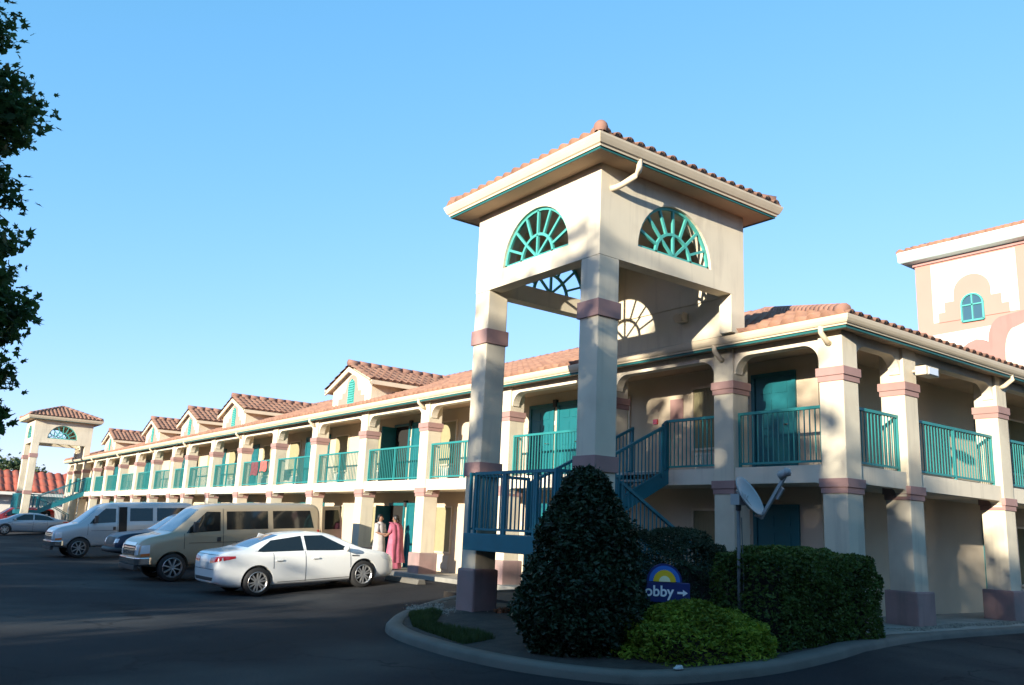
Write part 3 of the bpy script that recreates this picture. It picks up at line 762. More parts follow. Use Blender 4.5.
# ------------------------------------------------------------------ lobby building at the right
LX = 16.0
lob = thing('lobby_building', 'pink and white lobby tower rising behind the tiled roof at the right', 'building', (LX,0,0))
def LP(b, name, mt, parent=lob, **k):
    b.v = [(v[0]-LX, v[1], v[2]) for v in b.v]; return b.build(name, mt, parent, **k)
ty0, ty1, tz1 = 1.5, 6.85, 11.55
b = MB(); b.box(LX, LX+6, ty0, ty1, 5, tz1); LP(b,'wall',M['pinkwall'])
def facepoly(poly, d, mt, name): b = MB(); b.ngon_prism([(LX-d,y,z) for y,z in poly], (d-.001,0,0)); return LP(b,name,mt)
yw = 4.90
facepoly([(6.27,9.22),(6.27,11.36),(3.42,11.36),(3.42,9.22)], .012, M['whitewall'], 'wall_panel')
arc = [(yw+.62*math.cos(PI*k/16), 10.16+.60*math.sin(PI*k/16)) for k in range(17)]
stp = [(yw+1.18,9.20),(yw+1.18,9.55),(yw+.95,9.55),(yw+.95,9.90),(yw+.62,9.90),(yw+.62,10.16)]
facepoly(stp+[(2*yw-y,z) for y,z in reversed([(2*yw-a,c) for a,c in arc])][1:-1]*0+arc[1:-1]+[(2*yw-y,z) for y,z in reversed(stp)], .03, M['pinkwall'], 'arch_motif')
facepoly([(6.35,7.2),(6.35,8.78),(ty0,8.9),(ty0,7.2)], .014, M['whitewall'], 'wall_panel')
b = MB(); r = .36
poly = [(yw-r,9.10)]+[(yw+r*math.cos(PI-PI*k/12), 9.68+r*math.sin(PI-PI*k/12)) for k in range(13)]+[(yw+r,9.10)]
b.ngon_prism([(LX-.045,y,z) for y,z in poly], (.01,0,0)); wn = LP(b,'window',M['bluelens'])
b = MB()
for k in range(len(poly)):
    p, q = poly[k], poly[(k+1)%len(poly)]; b.bar((LX-.06,p[0],p[1]),(LX-.06,q[0],q[1]),.06)
b.bar((LX-.06,yw,9.1),(LX-.06,yw,10.02),.045); b.bar((LX-.06,yw-r,9.66),(LX-.06,yw+r,9.66),.045)
fr = LP(b,'window_frame',M['teallight'],wn)
rp = rect_path(LX,LX+6,ty0,ty1)
b = ring_sweep([(-.05,tz1-.02),(.36,tz1+.02),(.41,tz1+.06),(.43,tz1+.42),(.30,tz1+.44)], rp, True); LP(b,'eave',M['paleblue'])
b = ring_sweep([(.0,tz1-.12),(.06,tz1-.12),(.06,tz1-.03),(.0,tz1-.03)], rp, True); LP(b,'eave_trim',M['band'])
e = .44; ze = tz1+.42
for P,Q,nn in (((LX-e,ty0-e),(LX+6+e,ty0-e),(0,1,0)),((LX-e,ty1+e),(LX-e,ty0-e),(1,0,0)),((LX+6+e,ty1+e),(LX-e,ty1+e),(0,-1,0))):
    LL = (Vector(Q)-Vector(P)).length; mr = (ty1-ty0)/2+e
    tile_roof('roof', (P[0]-LX,P[1],ze), (Q[0]-LX,Q[1],ze), nn, .36, (lambda LL: lambda q: min(mr,q,LL-q))(LL), M['tile'], lob)
# curved parapet in front of the tower
px = 14.6
arc = [(3.40+.48*math.cos(PI/2*k/8), 7.95+.78*math.sin(PI/2*k/8)) for k in range(9)]
b = MB(); b.ngon_prism([(px,y,z) for y,z in [(5.1,5.8),(5.1,7.62),(4.8,7.82),(4.5,8.02),(4.25,8.10),(4.05,8.06),(3.92,7.95)]+arc+[(2.75,8.82),(1.6,8.90),(.2,8.90),(.2,5.8)]], (.35,0,0)); LP(b,'parapet',M['pinkshaded'])
arc = [(3.05+.33*math.cos(PI/2*k/8), 7.45+.85*math.sin(PI/2*k/8)) for k in range(9)]
b = MB(); b.ngon_prism([(px-.03,y,z) for y,z in [(3.38,5.8)]+arc+[(2.7,8.42),(.4,8.55),(.4,5.8)]], (.028,0,0)); LP(b,'parapet_panel',M['beam'])

# ------------------------------------------------------------------ red-roofed building and far trees
rb = thing('red_roofed_building', 'low white building with bright red ribbed roof far behind the far stair tower', 'building', (-10,84,0))
b = MB(); b.box(-26,14,2.2,14,-.5,2.8); b.build('wall', M['whitewall'], rb)
tile_roof('roof', (-27,0.9,2.85), (15,0.9,2.85), (0,1,0), .55, lambda q: 3.7, M['redtile'], rb, lam=.75, amp=.14, row=1.2)
b = MB(); b.box(-27,15,.85,.95,2.55,2.83); b.build('fascia', M['whitewall'], rb)
b = MB()
for x in (-6,-1,4,9): b.box(x-.7,x+.7,2.1,2.195,.0,2.1)
b.build('door', M['tealdoor'], rb)

# ------------------------------------------------------------------ plants
def leaves(b, c, n, size, norm=None, aspect=.5, spread=1.0, rng=random, lobed=False):
    for i in range(n):
        d = Vector((rng.gauss(0,1),rng.gauss(0,1),rng.gauss(0,1))).normalized()
        u = Vector((rng.gauss(0,1),rng.gauss(0,1),rng.gauss(0,.6))).normalized(); w_ = u.cross(d).normalized()
        s_ = size*rng.uniform(.6,1.3); p = c(i) if callable(c) else Vector(c)
        if lobed:
            q = []
            for k,(an,rr) in enumerate(((0,.62),(28,.26),(52,.56),(80,.24),(112,.42),(180,.30),(248,.42),(280,.24),(308,.56),(332,.26))):
                c_ = math.cos(R(an))*rr*s_; n_ = math.sin(R(an))*rr*s_*aspect; q.append(p+u*c_+w_*n_+d*(abs(n_)*.25))
            b.add(q, [tuple(range(10))]); continue
        a = p-u*s_*.5; e = p+u*s_*.5; l = p+w_*s_*aspect*.5+d*s_*.08; r_ = p-w_*s_*aspect*.5+d*s_*.08
        b.add([a,l,e,r_], [(0,1,2,3)])
def surface_bush(name, fn_point, n, size, mt, parent, core=None, aspect=.5, seed=1):
    rng = random.Random(seed); b = MB()
    leaves(b, lambda i: fn_point(rng), n, size, aspect=aspect, rng=rng)
    return b.build(name, mt, parent, recalc=False)
def nz(p, f, s_=0): return noise.noise(Vector((p[0]*f+s_, p[1]*f, p[2]*f)))

# dark cone-shaped bush
CB = Vector((-4.82,1.32,-.28)); CH = 2.58
cone = thing('cone_bush', 'tall dark green cone shaped bush at the corner of the kerb island', 'bush', CB)
def cone_r(t): return (1.10*(1-t)**.47*(.72+.28*min(1,t/.18)) if t < 1 else 0)
def cone_pt(rng):
    t = rng.random()**1.25; a = rng.uniform(0,2*PI)
    q = Vector((math.cos(a),math.sin(a),t*3)); k = 1+.16*nz(q,2.2)+.10*nz(q,5.5)
    rr = cone_r(t)*k*(1-.30*rng.random()**2.2)
    return Vector((rr*math.cos(a), rr*math.sin(a), t*CH+.04*rng.gauss(0,1)))
surface_bush('foliage', cone_pt, 26000, .085, M['L_cone'], cone, aspect=.55, seed=3)
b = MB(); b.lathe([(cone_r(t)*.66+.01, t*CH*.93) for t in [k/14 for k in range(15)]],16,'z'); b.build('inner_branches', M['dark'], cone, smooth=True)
b = MB(); b.tube([(0,0,-.1),(0,0,.9)],[.06,.04],8); b.build('trunk', M['bark'], cone)

# lime green mound
BB = Vector((-3.97,-.05,-.33))
lime = thing('lime_bush', 'low rounded yellow green bush in front of the blue sign', 'bush', BB)
axl = Vector((.80,-.60,0)); axw = Vector((.60,.80,0))
def lime_pt(rng):
    a = rng.uniform(0,2*PI); c = rng.random()**.8; q = Vector((math.cos(a)*(1-c),math.sin(a)*(1-c),c))
    k = 1+.22*nz(q,2.1,5)+.13*nz(q,5,2); rr = math.sqrt(max(0,1-c*c))
    sh = 1-.25*rng.random()**2
    p = axl*(1.18*rr*math.cos(a)*k*sh)+axw*(.78*rr*math.sin(a)*k*sh); p.z = (.83*c*k)*(1-.12*rng.random())+.02
    return p
surface_bush('foliage', lime_pt, 15000, .075, M['L_lime'], lime, aspect=.42, seed=4)
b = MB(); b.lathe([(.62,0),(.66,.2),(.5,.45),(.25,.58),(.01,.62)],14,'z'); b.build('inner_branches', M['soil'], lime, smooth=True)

# clipped hedge
HB = Vector((-1.72,-.14,-.17))
hed = thing('clipped_hedge', 'square clipped dark hedge before the corner pillar, its top catching sunlight', 'hedge', HB)
def hedge_pt(rng):
    f = rng.random(); hx, hy, hh = 1.40, .68, 1.42
    u = rng.uniform(-1,1); v = rng.uniform(-1,1)
    if f < .36: p = Vector((u*hx, v*hy, hh))
    elif f < .82: p = Vector((u*hx, -hy if rng.random()<.75 else hy, (v*.5+.5)*hh))
    else: p = Vector((-hx if rng.random()<.5 else hx, u*hy, (v*.5+.5)*hh))
    # round the corners
    n4 = (abs(p.x/hx)**8+abs(p.y/hy)**8+abs(p.z/hh)**8)**.125
    p = p/max(n4,.6)*(1+.05*nz(p,1.6,1)+.05*nz(p,4,3)); p *= 1-.14*rng.random()**2
    p.z = max(0,p.z); return p
surface_bush('foliage', hedge_pt, 24000, .07, M['L_hedge'], hed, aspect=.5, seed=5)
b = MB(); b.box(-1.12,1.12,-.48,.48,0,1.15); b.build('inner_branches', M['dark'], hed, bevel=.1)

# soft juniper behind the sign
JB = Vector((-2.55,1.55,-.2))
jun = thing('juniper_bush', 'loose dark feathery bush between the cone bush and the dish pole', 'bush', JB)
def jun_pt(rng):
    a = rng.uniform(0,2*PI); c = rng.random(); q = Vector((math.cos(a)*(1-c),math.sin(a)*(1-c),c))
    k = 1+.30*nz(q,2.3,9)+.2*nz(q,6,2); rr = math.sqrt(max(0,1-c*c)); sh = 1-.4*rng.random()**2
    p = axl*(1.55*rr*math.cos(a)*k*sh)+axw*(.95*rr*math.sin(a)*k*sh); p.z = 1.50*min(1,c*1.25)*k; return p
surface_bush('foliage', jun_pt, 24000, .085, M['L_jun'], jun, aspect=.28, seed=6)
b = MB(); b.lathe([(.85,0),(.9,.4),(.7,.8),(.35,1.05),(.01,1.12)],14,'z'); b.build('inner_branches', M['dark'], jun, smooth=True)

# trees
def tree(name, label, base, h, blobs, n, size, mt, group=None, trunk_r=.18, seed=1, aspect=.6, cluster=10, cs_=.35, limbs=True, shell=.55, lobed=False, nfront=0):
    rng = random.Random(seed); t = thing(name, label, 'tree', base, 0, group); base = Vector(base)
    b = MB(); top = h*.62
    b.tube([(0,0,-.3),(.05,0,h*.2),(-.05,.08,h*.42),(0,0,top)],[trunk_r*1.25,trunk_r,trunk_r*.8,trunk_r*.45],9)
    for (c,r) in blobs:
        c = Vector(c); z0 = min(max(c.z*.55, h*.15), top*.95)
        b.tube([(0,0,z0), tuple(c*.5+Vector((0,0,z0*.55))), tuple(c)],[trunk_r*.45,trunk_r*.28,trunk_r*.08],6)
    b.build('trunk', M['bark'], t, smooth=True)
    b = MB(); wt_ = [1.0 if (lobed and i < nfront) else r[0]*r[1]*(.34 if lobed else 1) for i,(c,r) in enumerate(blobs)]; tot = sum(wt_)
    for wi,(c,r) in zip(wt_,blobs):
        c = Vector(c); k = int(n*wi/tot/cluster)
        for i in range(k):
            d = Vector((rng.gauss(0,1),rng.gauss(0,1),rng.gauss(0,1))).normalized()
            rad = (shell+(1-shell)*rng.random())*(1+(.12 if lobed else .28)*nz(d,1.7,seed+c.x))
            p = c+Vector((d.x*r[0],d.y*r[0],d.z*r[1]))*rad
            leaves(b, lambda i: p+Vector((rng.gauss(0,cs_),rng.gauss(0,cs_),rng.gauss(0,cs_*.6))), cluster, size, aspect=aspect, rng=rng, lobed=lobed)
    b.build('crown', mt, t, recalc=False)
    return t
# tree whose branches hang into the left of the view
BL = [((2.10,-.70,5.15),(.46,.42)),((2.40,-.69,4.50),(.44,.34)),((2.30,-.50,3.95),(.46,.36)),((2.42,-.52,3.50),(.42,.34)),((2.62,-.50,3.12),(.36,.30)),((2.55,-.35,2.70),(.34,.24)),((2.62,-.36,2.40),(.30,.2)),((2.64,-.30,2.12),(.24,.16)),
      ((1.8,-.5,5.9),(.6,.5)),((1.9,-.3,4.4),(.6,.9)),((1.9,-.2,3.2),(.6,.7)),
      ((.2,0,6.4),(2.2,1.6)),((.6,-.4,4.2),(1.65,1.2)),((-.9,.6,4.7),(2.2,1.5)),((.5,-.3,3.0),(1.5,.8)),((-.4,.2,8.0),(1.9,1.2))]
mp_ = tree('maple_tree', 'dark leafy tree hanging into the left edge of the view', (-15.7,-.95,-.42), 8.5, BL, 56000, .078, M['L_tree'], trunk_r=.2, seed=21, cluster=10, cs_=.05, aspect=.8, lobed=True, shell=.12, nfront=11)
b = MB(); rng = random.Random(9)
for c,r in BL[:11]:
    c = Vector(c); b.tube([c-Vector((.9,-.5,-.1)),c-Vector((.4,-.2,-.1)),c],[.028,.018,.010],5)
    for k in range(7):
        d = Vector((rng.gauss(.3,.6),rng.gauss(-.2,.6),rng.gauss(-.1,.6))).normalized()*r[0]
        b.tube([c-Vector((.2,-.1,0))*rng.random(), c+d*.5+Vector((0,0,.05)), c+d],[.011,.007,.003],4)
b.build('twigs', M['bark'], mp_)
# trees standing across the drive, out of the picture, that shade the lot; several added just to block sky light
G = 'trees across the drive behind the camera'
spec = [(-33,-15.5,10.4,1),(-34,-10.9,11.2,22),(-36,-7.0,13.9,2),(-29,-21,13,13),(-38,-24,14.5,14),(-24,-25,13,15),(-14,-23,13,16),(-4,-22,14,17),(6,-21,14,18),(17,-22,14,19),(-50,-15,12,20),(-42,37.5,11.2,23),(-38,20.8,10.6,24),(-43,28.8,11,25),(-40,2.9,9.0,3),(-37,9.5,8.6,4),(-43,17,11.5,5),(-39,25,11.0,6),(-45,33,12,7),(-40,42,11,8),(-46,52,12.5,9),(-44,63,12.5,10),(-34,-22,10.5,11),(-27,-19,7.5,12)]
for (x,y,h,sd) in spec:
    rng = random.Random(sd*7); rr = 3.6; sp_ = .55 if sd in (2,3) else 1
    bl = [((rng.uniform(-1.5,1.5),rng.uniform(-2.2,2.2),h*f),(rr*rng.uniform(.8,1.1)*(1.06-.22*f),h*.17)) for f in (.12,.26,.40,.54,.68,.80,.87)]
    bl += [((rng.uniform(-1.5,1.5),rng.choice((-1,1))*rng.uniform(2.0,3.4)*sp_,h*f),(rr*.7,h*.16)) for f in (.15,.3,.45,.55)]
    tree('shade_tree', 'unseen broad leafy tree across the drive, one of those placed to shade the lot and block sky light', (x,y,-.42), h, bl, 10500, .50, M['L_tree'], group=G, trunk_r=.22, seed=sd, cluster=8, cs_=.45)
# trees far behind
tree('far_tree', 'grey green tree beyond the red roof, left of the far tower', (-14.5,112,-.4), 7.6, [((0,0,5.2),(3.6,1.9)),((-4,1,4.8),(3.4,1.8)),((3.2,0,4.9),(2.6,1.6))], 6000, .5, M['L_far'], seed=31, cs_=.4)
tree('far_tree', 'grey green tree seen through the far tower opening', (1.2,112,-.4), 8.6, [((0,0,5.8),(2.6,2.0)),((2.4,0,4.8),(2.0,1.7)),((-2.2,0,4.6),(2.2,1.7))], 5000, .5, M['L_far'], seed=32, cs_=.4)

# ------------------------------------------------------------------ lobby sign
sg = thing('lobby_sign', 'navy lobby sign with a yellow half sun above the arrow, among the bushes', 'sign', (-4.0,.47,-.19))
SRZ = math.atan2(-.78,-.58)+PI/2      # panel faces the camera side
sg.rotation_euler = (0,0,SRZ)
# local: x to the right as seen from the front, front = -y
b = MB(); b.box(-.62,.34,-.02,.03,.64,.92); b.build('panel', M['signblue'], sg, bevel=.01)
b = MB(); b.tube([(-.4,.01,-.1),(-.4,.01,.66)],.03,8); b.build('post', M['pole'], sg)
b = MB(); b.tube([(.2,.01,-.1),(.2,.01,.66)],.03,8); b.build('post', M['pole'], sg)
def half_disc(b, cx, cz, r, y0, y1, rays=0, seg=40):
    pts = []
    for k in range(seg+1):
        a = PI*k/seg; rr = r*(1+(.07 if rays and k%2 else 0)); pts.append((cx+rr*math.cos(a), y0, cz+rr*math.sin(a)))
    b.ngon_prism(pts, (0,y1-y0,0))
cx = -.03
b = MB(); half_disc(b,cx,.925,.255,-.02,.03); b.build('arch_panel', M['signblue'], sg)
b = MB(); half_disc(b,cx,.926,.225,-.026,-.0205); b.build('blue_arch', M['signsky'], sg)
b = MB(); half_disc(b,cx,.927,.158,-.032,-.0265,1); b.build('yellow_sun', M['signyellow'], sg)
b = MB(); half_disc(b,cx,.928,.078,-.038,-.0325,1,24); b.build('pale_sun_core', M['signpale'], sg)
def text(txt, size, name, mt, parent, loc, rot, ext=.003):
    c = bpy.data.curves.new(name,'FONT'); c.body = txt; c.size = size; c.extrude = ext; c.offset = .004
    o = bpy.data.objects.new(name,c); COL.objects.link(o)
    dg = bpy.context.evaluated_depsgraph_get(); dg.update()
    me = bpy.data.meshes.new_from_object(o.evaluated_get(dg)); COL.objects.unlink(o); bpy.data.objects.remove(o)
    o = bpy.data.objects.new(name, me); COL.objects.link(o); me.materials.clear(); me.materials.append(mt)
    o.parent = parent; o.location = loc; o.rotation_euler = rot; return o
text('Lobby', .21, 'lettering', M['signwhite'], sg, (-.42,-.027,.725), (PI/2,0,0))
b = MB(); b.box(.155,.25,-.03,-.0205,.765,.795); b.ngon_prism([(.235,-.03,.825),(.305,-.03,.78),(.235,-.03,.735)], (0,.009,0)); b.build('arrow', M['signwhite'], sg)

# ------------------------------------------------------------------ satellite dish
dd = thing('satellite_dish', 'grey satellite dish on a pole standing in the hedge', 'satellite dish', (-3.05,-.08,-.2))
b = MB(); b.tube([(0,0,-.1),(0,0,2.08)],.028,10); b.tube([(0,0,2.0),(0,0,2.16)],.04,10); b.build('pole', M['pole'], dd, smooth=True)
Rv = Rr.copy(); Rh = Vector((.80,-.60,0)); Uv = Vector((0,0,1)); Fv = Vector((.6,.8,0))
Nd = (Rh*.70+Uv*.50-Fv*.62).normalized()      # dish boresight
a1 = Nd.cross(Fv).normalized(); 
if a1.z < 0: a1 = -a1
a2 = Nd.cross(a1).normalized()
ctr = Vector((0,0,2.22))+Rh*.17
b = MB(); vs = []; rg = 9; sgm = 28
for side, offn in ((0,0),(1,-.018)):
    for i in range(rg):
        for k in range(sgm):
            rr = i/(rg-1); an = 2*PI*k/sgm
            vs.append(ctr+a1*(.325*rr*math.sin(an))+a2*(.29*rr*math.cos(an))+Nd*(.085*rr*rr-.07+offn))
fs = []
for sd in (0,1):
    o = sd*rg*sgm
    for i in range(rg-1):
        for k in range(sgm): fs.append((o+i*sgm+k,o+i*sgm+(k+1)%sgm,o+(i+1)*sgm+(k+1)%sgm,o+(i+1)*sgm+k))
for k in range(sgm): fs.append(((rg-1)*sgm+k,(rg-1)*sgm+(k+1)%sgm,rg*sgm+(rg-1)*sgm+(k+1)%sgm,rg*sgm+(rg-1)*sgm+k))
b.add(vs,fs); b.build('reflector', M['dishpaint'], dd, smooth=True)
b = MB(); bk = ctr-Nd*.10
b.tube([(0,0,2.12),tuple(bk)],.045,8); b.box(-.08,.08,-.08,.08,2.08,2.24); b.bar(bk-a1*.16,bk+a1*.16,.09,.05); b.bar(bk-a2*.12,bk+a2*.12,.08,.05); b.build('mount', M['dishpaint'], dd)
foot = ctr-a1*.36-Nd*.05
tip = ctr+Nd*.62+a1*-.02+Vector((0,0,.02))
b = MB(); b.tube([tuple(ctr-a1*.27-Nd*.1),tuple(foot),tuple(foot.lerp(tip,.1))],.022,8); b.bar(foot,tip,.035,.05); b.bar(foot.lerp(tip,.55)-a1*.06,foot.lerp(tip,.8)-a1*.06,.03,.06); b.build('feed_arm', M['dishpaint'], dd)
b = MB(); fdir = (ctr-tip).normalized(); b.tube([tuple(tip-fdir*.10+a1*.03),tuple(tip+fdir*.08+a1*.03)],[.05,.06],12); b.tube([tuple(tip+a2*.05+Rh*.14+a1*.08),tuple(tip-fdir*.02+a1*.05)],[.05,.07],12); b.tube([tuple(tip-a2*.09+a1*.04-fdir*.06),tuple(tip-a2*.07+a1*.04+fdir*.08)],[.04,.055],12); b.build('receiver', M['dishpaint'], dd, smooth=True)
b = MB(); b.box(-.09,.09,-.06,.06,.25,.5); b.tube([(.03,-.03,.5),(.05,-.04,1.0),(.03,-.03,1.9)],.008,6); b.build('junction_box', M['pole'], dd)

# ------------------------------------------------------------------ vehicles
def make_body(prof, wtab, belt, bottom, roofw, L, wheels, wr, mt, gh=None, xs=None):
    """prof: top z(x); returns body object (unparented) and BVH"""
    st = xs; b = MB(); n = None
    for x in st:
        zt = interp(prof,x); zb = interp(bottom,x); w_ = interp(wtab,x); zl = min(interp(belt,x), zt-.03); rw = interp(roofw,x)
        g = max(0, min(1, (zt-zl-.06)/.35)); tw = lerp(w_*.90, rw, g)
        zm = zb+(zl-zb)*.5
        ring = [(0,zb),(.6*w_,zb),(.90*w_,zb+.01),(.975*w_,zb+.10),(.995*w_,lerp(zb,zl,.35)),(w_,lerp(zb,zl,.62)),(.985*w_,zl-.07),(.955*w_,zl)]
        e0 = (.955*w_,zl); e1 = (tw,zt-lerp(.012,.085,g))
        ring += [(lerp(e0[0],e1[0],.35),lerp(e0[1],e1[1],.35)),(lerp(e0[0],e1[0],.75),lerp(e0[1],e1[1],.75)),e1,(tw*lerp(.93,.88,g),zt-lerp(.006,.028,g)),(tw*.5,zt-.004),(0,zt)]
        full = ring+[(-y,z) for y,z in reversed(ring[1:-1])]
        n = len(full); b.v += [(x,y,z) for y,z in full]
    for i in range(len(st)-1):
        for k in range(n): b.f.append((i*n+k,i*n+(k+1)%n,(i+1)*n+(k+1)%n,(i+1)*n+k)); b.mi.append(0)
    b.f.append(tuple(range(n))); b.mi.append(0); b.f.append(tuple((len(st)-1)*n+k for k in range(n))); b.mi.append(0)
    o = b.build('body', mt, smooth=True)
    md = o.modifiers.new('s','SUBSURF'); md.levels = 2; md.render_levels = 2
    applied(o)
    for wx, wy in wheels:
        c = MB(); sd = 1 if wy > 0 else -1
        c.lathe([(0.001,wy+sd*.3),(wr*1.17,wy+sd*.3),(wr*1.17,wy-sd*.22),(0.001,wy-sd*.22)],32,'y',(wx,0,wr))
        co_ = c.build('cut', M['black'], merge=True)
        md = o.modifiers.new('b','BOOLEAN'); md.operation = 'DIFFERENCE'; md.object = co_; md.solver = 'EXACT'
        applied(o); bpy.data.objects.remove(co_)
    o.data.polygons.foreach_set('use_smooth', [True]*len(o.data.polygons))
    try:
        o.data.set_sharp_from_angle(angle=R(40))
    except Exception: pass
    while len(o.data.materials) > 1: o.data.materials.pop()
    bm = bmesh.new(); bm.from_mesh(o.data); tr = BVHTree.FromBMesh(bm); bm.free()
    return o, tr
def patch(tr, name, mt, parent, lo, hi, way, off=.006, n=8, sides=(1,), thick=0):
    """lo/hi: polylines (a,z) with equal count, ruled between; way 'y': a=x cast along y; 'x+': a=y cast from front; 'x-': from rear"""
    def cur(pl, t):
        f = t*(len(pl)-1); i = min(int(f), len(pl)-2); return Vector(pl[i]).lerp(Vector(pl[i+1]), f-i)
    for sd in sides:
        b = MB(); vs = []; NU = n*(len(lo)-1); NV = 5
        for iu in range(NU+1):
            for iv in range(NV+1):
                p = cur(lo,iu/NU).lerp(cur(hi,iu/NU), iv/NV)
                if way == 'y': o = Vector((p.x,3*sd,p.y)); d = Vector((0,-sd,0))
                elif way == 'x+': o = Vector((6,p.x*sd,p.y)); d = Vector((-1,0,0))
                else: o = Vector((-6,p.x*sd,p.y)); d = Vector((1,0,0))
                h = tr.ray_cast(o,d)
                q = h[0] if h[0] is not None else o+d*3
                vs.append(q-d*off)
        fs = [(iu*(NV+1)+iv,(iu+1)*(NV+1)+iv,(iu+1)*(NV+1)+iv+1,iu*(NV+1)+iv+1) for iu in range(NU) for iv in range(NV)]
        b.add(vs, fs)
        last = b.build(name, mt, parent, smooth=True, recalc=True)
    return last
def wheel(parent, x, y, r, wd, spokes=6, steel=False, rm=None):
    sd = 1 if y > 0 else -1
    b = MB(); b.lathe([(r*.62,y-sd*wd/2),(r*.9,y-sd*wd/2),(r*.985,y-sd*wd*.38),(r,y),(r*.985,y+sd*wd*.38),(r*.9,y+sd*wd/2),(r*.66,y+sd*wd/2)],32,'y',(x,0,r))
    t = b.build('wheel', M['black'], parent, smooth=True)
    b = MB(); yo = y+sd*wd*.42
    b.lathe([(r*.72,y+sd*wd*.48),(r*.69,y+sd*wd*.52),(r*.64,y+sd*wd*.42),(r*.62,y+sd*wd*.1)],28,'y',(x,0,r))
    b.lathe([(0.001,yo),(r*.13,yo),(r*.15,yo-sd*.03)],16,'y',(x,0,r))
    for k in range(spokes):
        a = 2*PI*k/spokes+.3; c = Vector((math.cos(a),0,math.sin(a))); o = Vector((x,yo-sd*.012,r))
        tt = Vector((-math.sin(a),0,math.cos(a)))
        for q in (-1,1) if not steel else (0,):
            b.bar(o+c*r*.08+tt*q*r*.03, o+c*r*.64+tt*q*r*.12, .042 if not steel else .12, .03)
    b.build('rim', rm or M['rim'], t)
    b = MB(); b.lathe([(0.001,y+sd*wd*.02),(r*.6,y+sd*wd*.02)],24,'y',(x,0,r)); b.build('brake_disc', M['plastic'], t)
def lin(a,b,n): return [a+(b-a)*k/(n-1) for k in range(n)]
def box_part(parent, name, mt, *bx, bevel=.01):
    b = MB(); b.box(*bx); return b.build(name, mt, parent, bevel=bevel)
def seam(tr, parent, pts, name='door_seam', sides=(-1,1)):
    for sd in sides:
        b = MB(); q = []
        for x,z in pts:
            h = tr.ray_cast(Vector((x,3*sd,z)),Vector((0,-sd,0)))
            if h[0] is not None: q.append(h[0])
        if len(q) > 1: b.tube(q,.006,4,False); b.build(name, M['dark'], parent)

